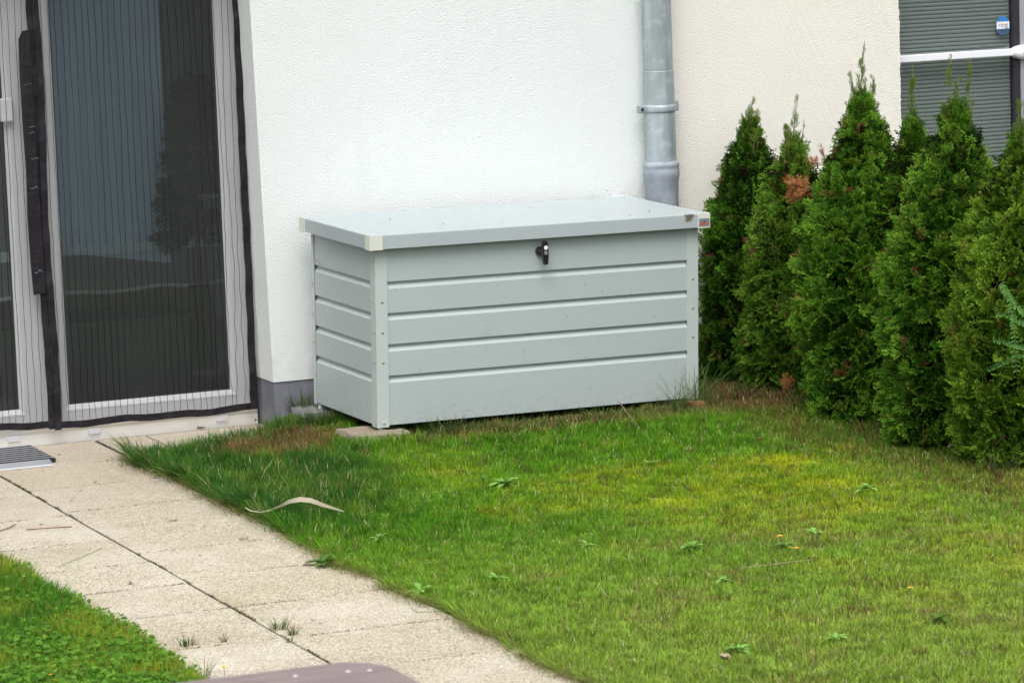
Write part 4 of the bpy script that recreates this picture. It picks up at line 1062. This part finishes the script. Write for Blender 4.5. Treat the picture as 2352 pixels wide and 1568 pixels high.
def conifer(x, y, H, Rm, label, seed, leaders, brown=None, top_z=None, ncount=2600, lean=(0, 0), dark=1.0, zb=.05, spec=None):
    g = np.random.default_rng(seed)
    root = empty('conifer', (x, y, 0), label=label, cat='conifer', group='row of conifers along the garden boundary')
    Hc = top_z or H*.84
    q = MB(); q.tube([(0,0,-.03),(.005,0,H*.25),(lean[0]*.5,lean[1]*.5,H*.55),(lean[0],lean[1],Hc)], [.028,.022,.014,.006], 8)
    for i in range(14):
        a = g.uniform(0, 6.28); z0 = .05+Hc*.62*i/14; rr_ = Rm*.62
        q.tube([(lean[0]*z0/H,0,z0),(math.cos(a)*rr_*.5,math.sin(a)*rr_*.5,z0+.10),(math.cos(a)*rr_*.85,math.sin(a)*rr_*.85,z0+.22)], [.007,.005,.002], 5)
    q.build('trunk', M['bark'], root)
    prof = np.array([.66, .84, 1.02, 1.12, 1.02, .78, .46, .10])*(1+g.normal(0, .05, 8))
    def Rad(z):
        t = z/Hc
        return Rm*np.interp(t, [0, .06, .2, .42, .62, .78, .90, 1.0], prof)
    bx, by = g.uniform(0, 6.28, 60), g.uniform(0, Hc, 60); ba = g.uniform(-.22, .20, 60)
    def bump(a, z):
        s_ = np.zeros_like(a)
        for i in range(60):
            da = np.angle(np.exp(1j*(a-bx[i]))); s_ += ba[i]*np.exp(-(da/.42)**2-((z-by[i])/.085)**2)
        return np.clip(s_, -.32, .26)
    # outer foliage: fans of sprays, each fan one branch end, with gaps between
    nc = int(ncount*.42); m_ = 3
    zc = np.maximum(Hc*g.beta(1.0, 1.10, nc), zb+.02); ac = g.uniform(0, 2*np.pi, nc)
    bc = bump(ac, zc); lay = g.normal(-.03, .14, nc); rc = np.maximum(Rad(zc)*(1+bc+np.clip(lay, -.30, .14))-.05, .008)
    elc = g.normal(.45, .30, nc)+.75*np.clip((zc/Hc-.55)/.45, 0, 1)-.5*np.clip(1-zc/.25, 0, 1); ac2 = ac+g.normal(0, .5, nc); roll = g.uniform(0, np.pi, nc)
    tc_ = np.clip(.40+bc*2.4+lay*2.4+g.normal(0, .20, nc)+.25*(zc/Hc-.5), 0, 1)
    rep = lambda v: np.repeat(v, m_)
    n = nc*m_; k5 = np.tile(np.linspace(-1, 1, m_), nc)
    z = rep(zc)+g.normal(0, .010, n); a = rep(ac)+g.normal(0, .03, n); r = rep(rc)+g.normal(0, .008, n)
    el = rep(elc)+k5*.55*np.sin(rep(roll))+g.normal(0, .12, n); a2 = rep(ac2)+k5*.75*np.cos(rep(roll))+g.normal(0, .12, n)
    P = np.stack([r*np.cos(a)+lean[0]*z/H, r*np.sin(a)+lean[1]*z/H, z-.02], 1)
    D = np.stack([np.cos(a2)*np.cos(el), np.sin(a2)*np.cos(el), np.sin(el)], 1)
    th = rep(roll)+np.pi/2+g.normal(0, .35, n)
    tang = np.stack([-np.sin(a2), np.cos(a2), np.zeros(n)], 1); up = np.cross(D, tang)
    Nn = tang*np.sin(th)[:, None]+up*np.cos(th)[:, None]
    S = (1.05-.25*np.abs(k5))*g.uniform(.75, 1.05, n)*(1-.25*np.clip(z/Hc-.75, 0, 1)*2)
    tone = np.clip(rep(tc_)+g.normal(0, .16, n), 0, 1)
    hue_ = g.uniform(.88, 1.14)
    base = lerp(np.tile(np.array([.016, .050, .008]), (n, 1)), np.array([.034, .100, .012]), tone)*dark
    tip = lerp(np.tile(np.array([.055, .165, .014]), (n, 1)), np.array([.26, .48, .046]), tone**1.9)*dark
    tip = tip*np.array([hue_, 1.0, 1.0])
    if spec is not None: tip = lerp(tip, np.array(spec), g.random(n)*.7)
    yl = rep(g.random(nc)) < .04; tip[yl] = np.array([.30, .36, .05])
    br_ = g.random(n) < .012; tip[br_] = np.array([.30, .15, .07]); base[br_] = np.array([.14, .07, .035])
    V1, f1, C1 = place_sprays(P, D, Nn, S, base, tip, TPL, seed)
    # inner sprays: old brownish growth, with gap shade painted into the dark green
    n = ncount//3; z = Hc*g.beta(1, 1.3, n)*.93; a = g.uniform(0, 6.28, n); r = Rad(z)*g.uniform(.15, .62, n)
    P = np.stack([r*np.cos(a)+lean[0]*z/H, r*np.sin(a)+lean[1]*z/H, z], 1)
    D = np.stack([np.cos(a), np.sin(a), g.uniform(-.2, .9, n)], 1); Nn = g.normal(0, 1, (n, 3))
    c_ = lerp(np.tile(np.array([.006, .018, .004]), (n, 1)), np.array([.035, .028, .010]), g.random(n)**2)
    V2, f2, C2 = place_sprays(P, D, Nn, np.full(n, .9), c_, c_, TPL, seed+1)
    parts = [(V1, f1, C1), (V2, f2, C2)]
    # leaders: upright whips
    whips = MB()
    leaders = list(leaders)
    for i in range(9):
        aa = g.uniform(0, 6.28); z0 = Hc*g.uniform(.78, .97); rr_ = Rad(np.array([z0]))[0]*g.uniform(.2, .8)
        leaders.append((rr_*math.cos(aa), rr_*math.sin(aa), z0-.03, z0+g.uniform(.10, .20), g.uniform(.6, 1.0)))
    for (lx, ly, z0, z1, k_) in leaders:
        nn = int((z1-z0)/.0062*k_); t = g.random(nn)**.85
        zz_ = z0+(z1-z0)*t*.95; cx_, cy_ = lx*(.35+.65*t)+lean[0]*zz_/H, ly*(.35+.65*t)+lean[1]*zz_/H
        wig = .008*np.sin(t*7+lx*50)
        P = np.stack([cx_+wig, cy_, zz_], 1); a = g.uniform(0, 6.28, nn)
        el = np.clip(1.02+.30*t+g.normal(0, .13, nn), .6, 1.5)
        D = np.stack([np.cos(a)*np.cos(el), np.sin(a)*np.cos(el), np.sin(el)], 1)
        Nn = np.stack([-np.sin(a), np.cos(a), np.zeros(nn)], 1)+g.normal(0, .5, (nn, 3))
        S = (1.0-.62*t)*g.uniform(.6, 1.15, nn)
        base = lerp(np.tile(np.array([.06, .13, .02]), (nn, 1)), np.array([.13, .17, .03]), t); tip = lerp(np.tile(np.array([.09, .21, .02]), (nn, 1)), np.array([.16, .27, .04]), g.random(nn))
        parts.append(place_sprays(P, D, Nn, S, base, tip, LTPL, seed+3, .05))
        tt = np.linspace(0, 1, 7)
        whips.tube([(lx*(.35+.65*q_)+lean[0]*(z0-.1+(z1-z0+.1)*q_)/H+.008*math.sin(q_*7+lx*50), ly*(.35+.65*q_)+lean[1], z0-.1+(z1-z0+.1)*q_) for q_ in tt], [.0042-.0032*q_ for q_ in tt], 5)
    off = 0; VV = []; FF = []; CC = []
    for V, f_, c_ in parts: VV.append(V); FF.append(f_+off); CC.append(c_); off += len(V)
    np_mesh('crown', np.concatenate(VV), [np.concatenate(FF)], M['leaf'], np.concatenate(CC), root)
    if leaders: whips.build('shoot', M['shoot'], root)
    if brown:
        Ps = []; Ds = []; Ss = []; wb = MB()
        for (x0, y0, z0, x1, y1, z1, nn, sc2) in brown:
            t = g.random(nn); p = np.stack([x0+(x1-x0)*t, y0+(y1-y0)*t, z0+(z1-z0)*t], 1)
            d0 = np.array([x1-x0, y1-y0, z1-z0]); d0 /= np.linalg.norm(d0)
            Ps.append(p); Ds.append(d0+g.normal(0, .45, (nn, 3))); Ss.append(sc2*g.uniform(.6, 1.1, nn)*(1-.5*t))
            wb.tube([(x0, y0, z0), ((x0+x1)/2+.005, (y0+y1)/2, (z0+z1)/2), (x1, y1, z1)], [.004, .003, .001], 5)
        P = np.concatenate(Ps); D = np.concatenate(Ds); S = np.concatenate(Ss); nn = len(P)
        b_ = np.array([.20, .085, .035])*g.uniform(.7, 1.3, (nn, 1)); t_ = np.array([.40, .17, .07])*g.uniform(.6, 1.3, (nn, 1))
        V, f_, c_ = place_sprays(P, D, g.normal(0, 1, (nn, 3)), S, b_, t_, LTPL, seed+9, .05)
        dd = np_mesh('dead_spray', V, [f_], M['dead'], c_, root, label='dead rust brown foliage')
        wb.build('dead_twig', M['bark'], dd)
    return root
M['shoot'] = flat('shoot_bark', (.17, .13, .05), .8, var=.3)
def rel(tx, ty, u, v, px):
    """point of the picture at depth plane x=px, relative to a conifer standing at (tx, ty)"""
    d = CW.T @ np.array([(u-1176)/F, -(v-784)/F, 1.]); t = (px-CP[0])/d[0]; p = CP+t*d; return (p[0]-tx, p[1]-ty, p[2])
def dead(tx, ty, u0, v0, u1, v1, px, n, sc2): return (*rel(tx, ty, u0, v0, px), *rel(tx, ty, u1, v1, px), n, sc2)
conifer(2.06, -.22, 1.34, .17, 'leftmost conifer, beside the storage box, with one short green top shoot', 1,
        [(.0, 0, 1.02, 1.335, 1.0)], lean=(.105, 0), dark=.8, ncount=3700, top_z=1.20)
T = (2.09, -.56)
conifer(*T, 1.36, .17, 'second conifer from the left, with sparse yellowish and brown top shoots', 2,
        [(.0, 0, 1.0, 1.36, .6), (.035, 0, 1.02, 1.25, .5), (-.02, 0, 1.0, 1.2, .5)], top_z=1.13, lean=(.13, 0), ncount=3600, spec=(.26, .40, .05),
        brown=[dead(*T, 1808, 470, 1800, 350, 2.12, 16, .7), dead(*T, 1822, 440, 1812, 400, 2.0, 10, .7), dead(*T, 1862, 432, 1812, 418, 1.97, 34, 1.15), dead(*T, 1860, 436, 1822, 450, 1.97, 30, 1.15), dead(*T, 1868, 434, 1835, 438, 1.97, 24, 1.0), dead(*T, 1815, 900, 1806, 870, 1.95, 16, .9)])
T = (2.20, -.92)
conifer(*T, 1.20, .17, 'dark short conifer with a dead brown leader leaning right, third from the left', 3,
        [], top_z=1.02, ncount=3000, dark=.55,
        brown=[dead(*T, 1903, 420, 1957, 225, 2.15, 40, .55), dead(*T, 1915, 390, 1940, 300, 2.15, 26, .75), dead(*T, 1900, 400, 1885, 330, 2.1, 16, .6), dead(*T, 1905, 395, 1925, 345, 2.05, 20, .8), dead(*T, 1878, 385, 1872, 372, 2.1, 10, .8), dead(*T, 1890, 920, 1878, 895, 1.98, 22, .9), dead(*T, 1860, 905, 1850, 880, 1.98, 12, .8)])
conifer(2.09, -1.27, 1.63, .200, 'tallest conifer, fourth from the left, with a dense bundle of thin green top shoots', 4,
        [(.0, 0, 1.15, 1.63, 1.0), (-.05, 0, 1.12, 1.50, .9), (.05, 0, 1.12, 1.48, 1.0), (.085, 0, 1.05, 1.36, .9), (.02, .03, 1.1, 1.42, 1.1), (-.08, 0, 1.05, 1.34, .9)], top_z=1.37, lean=(.09, 0), ncount=5600)
conifer(2.33, -1.42, 1.53, .18, 'conifer half hidden behind the tallest one, with a single slim green top', 5,
        [(.0, 0, 1.05, 1.53, 1.0), (.05, 0, 1.0, 1.22, .8)], top_z=1.26, ncount=3400, dark=.85)
conifer(2.09, -1.98, 1.60, .200, 'broad conifer with two forked tall green tops, second from the right edge', 6,
        [(-.03, 0, 1.1, 1.60, .8), (.055, 0, 1.1, 1.575, .75), (.0, 0, 1.1, 1.50, .8), (-.07, 0, 1.0, 1.30, .7), (.09, 0, 1.05, 1.43, .5), (-.05, 0, 1.1, 1.42, .6)], top_z=1.36, lean=(.15, 0), ncount=5800)
conifer(2.15, -2.48, 1.48, .225, 'conifer cut off by the right edge of the picture', 7,
        [(.0, 0, 1.0, 1.45, .8), (.06, 0, 1.0, 1.30, .7)], top_z=1.28, lean=(.10, 0), ncount=5800)
# dark foliage added behind the glass for the reflection of a tree
g = np.random.default_rng(404); n = 420
hp = empty('tree_reflection', (-.30, .365, .495), label='dark foliage added behind the right part of the door glass as a reflected tree', cat='tree reflection')
z = g.uniform(.0, 1.0, n); wr = .155*(1-z)**.7+.015; a = g.uniform(0, 6.28, n); r = wr*np.sqrt(g.random(n))
P = np.stack([r*np.cos(a), r*np.sin(a)*.18, .30+z*.72], 1); D = np.stack([np.cos(a), np.sin(a)*.2, g.uniform(-.1, .7, n)], 1)
Nn = np.stack([g.normal(0, .3, n), np.ones(n), g.normal(0, .3, n)], 1); c_ = np.tile(np.array([.025, .045, .03]), (n, 1))*g.uniform(.6, 1.5, (n, 1))
V, f_, C1 = place_sprays(P, D, Nn, np.full(n, .8), c_, c_*1.5, TPL, 405)
np_mesh('foliage', V, [f_], M['leaf'], C1, hp)
MB().tube([(0, 0, .12), (.004, 0, .6), (0, 0, .98)], [.010, .008, .003], 6).build('stem', M['bark'], hp)
MB().lathe([(.03, .002), (.045, .13), (.048, .13), (.044, .13), (.001, .12)], seg=24).build('added_pot', M['gasket'], hp)

# climbing vetch at the right edge
g = np.random.default_rng(77); V = []; Fq = []; C_ = []
q = MB()
for (pts) in ([(2300,650,.55),(2320,690,.5),(2330,760,.4),(2335,860,.3)], [(2300,655,.55),(2330,700,.5),(2352,720,.48)], [(2280,780,.4),(2320,790,.4),(2350,800,.4)], [(2265,850,.33),(2310,830,.35),(2352,815,.36)], [(2290,720,.5),(2325,730,.5),(2352,745,.5)]):
    pp = []
    for u, v, _ in pts:
        d = CW.T @ np.array([(u-1176)/F, -(v-784)/F, 1.]); t = (1.92-CP[0])/d[0]; pp.append(CP+t*d)
    q.tube(pp, .0014, 5)
    for i in range(len(pp)-1):
        for k_ in range(9):
            p = pp[i]+(pp[i+1]-pp[i])*(k_/9); d = pp[i+1]-pp[i]; d /= np.linalg.norm(d)
            for s_ in (-1, 1):
                o_ = np.cross(d, np.array([-.35, -.9, .1]))*s_+d*.5+g.normal(0, .15, 3); o_ /= np.linalg.norm(o_); w_ = np.cross(o_, np.array([-.35, -.9, .1])); w_ /= np.linalg.norm(w_)
                b = len(V); ln = .020
                V += [p, p+o_*ln*.5+w_*.0032, p+o_*ln, p+o_*ln*.5-w_*.0032]; Fq.append((b, b+1, b+2, b+3)); cc = np.array([.12, .28, .07])*g.uniform(.7, 1.3); C_ += [cc]*4
vt = empty('vetch', (0, 0, 0), label='feathery pale green vetch climbing in the conifer at the right edge', cat='climbing plant')
q.build('stem', M['leafstem'], vt)
np_mesh('leaves', np.array(V), [np.array(Fq)], M['grass'], np.array(C_), vt)
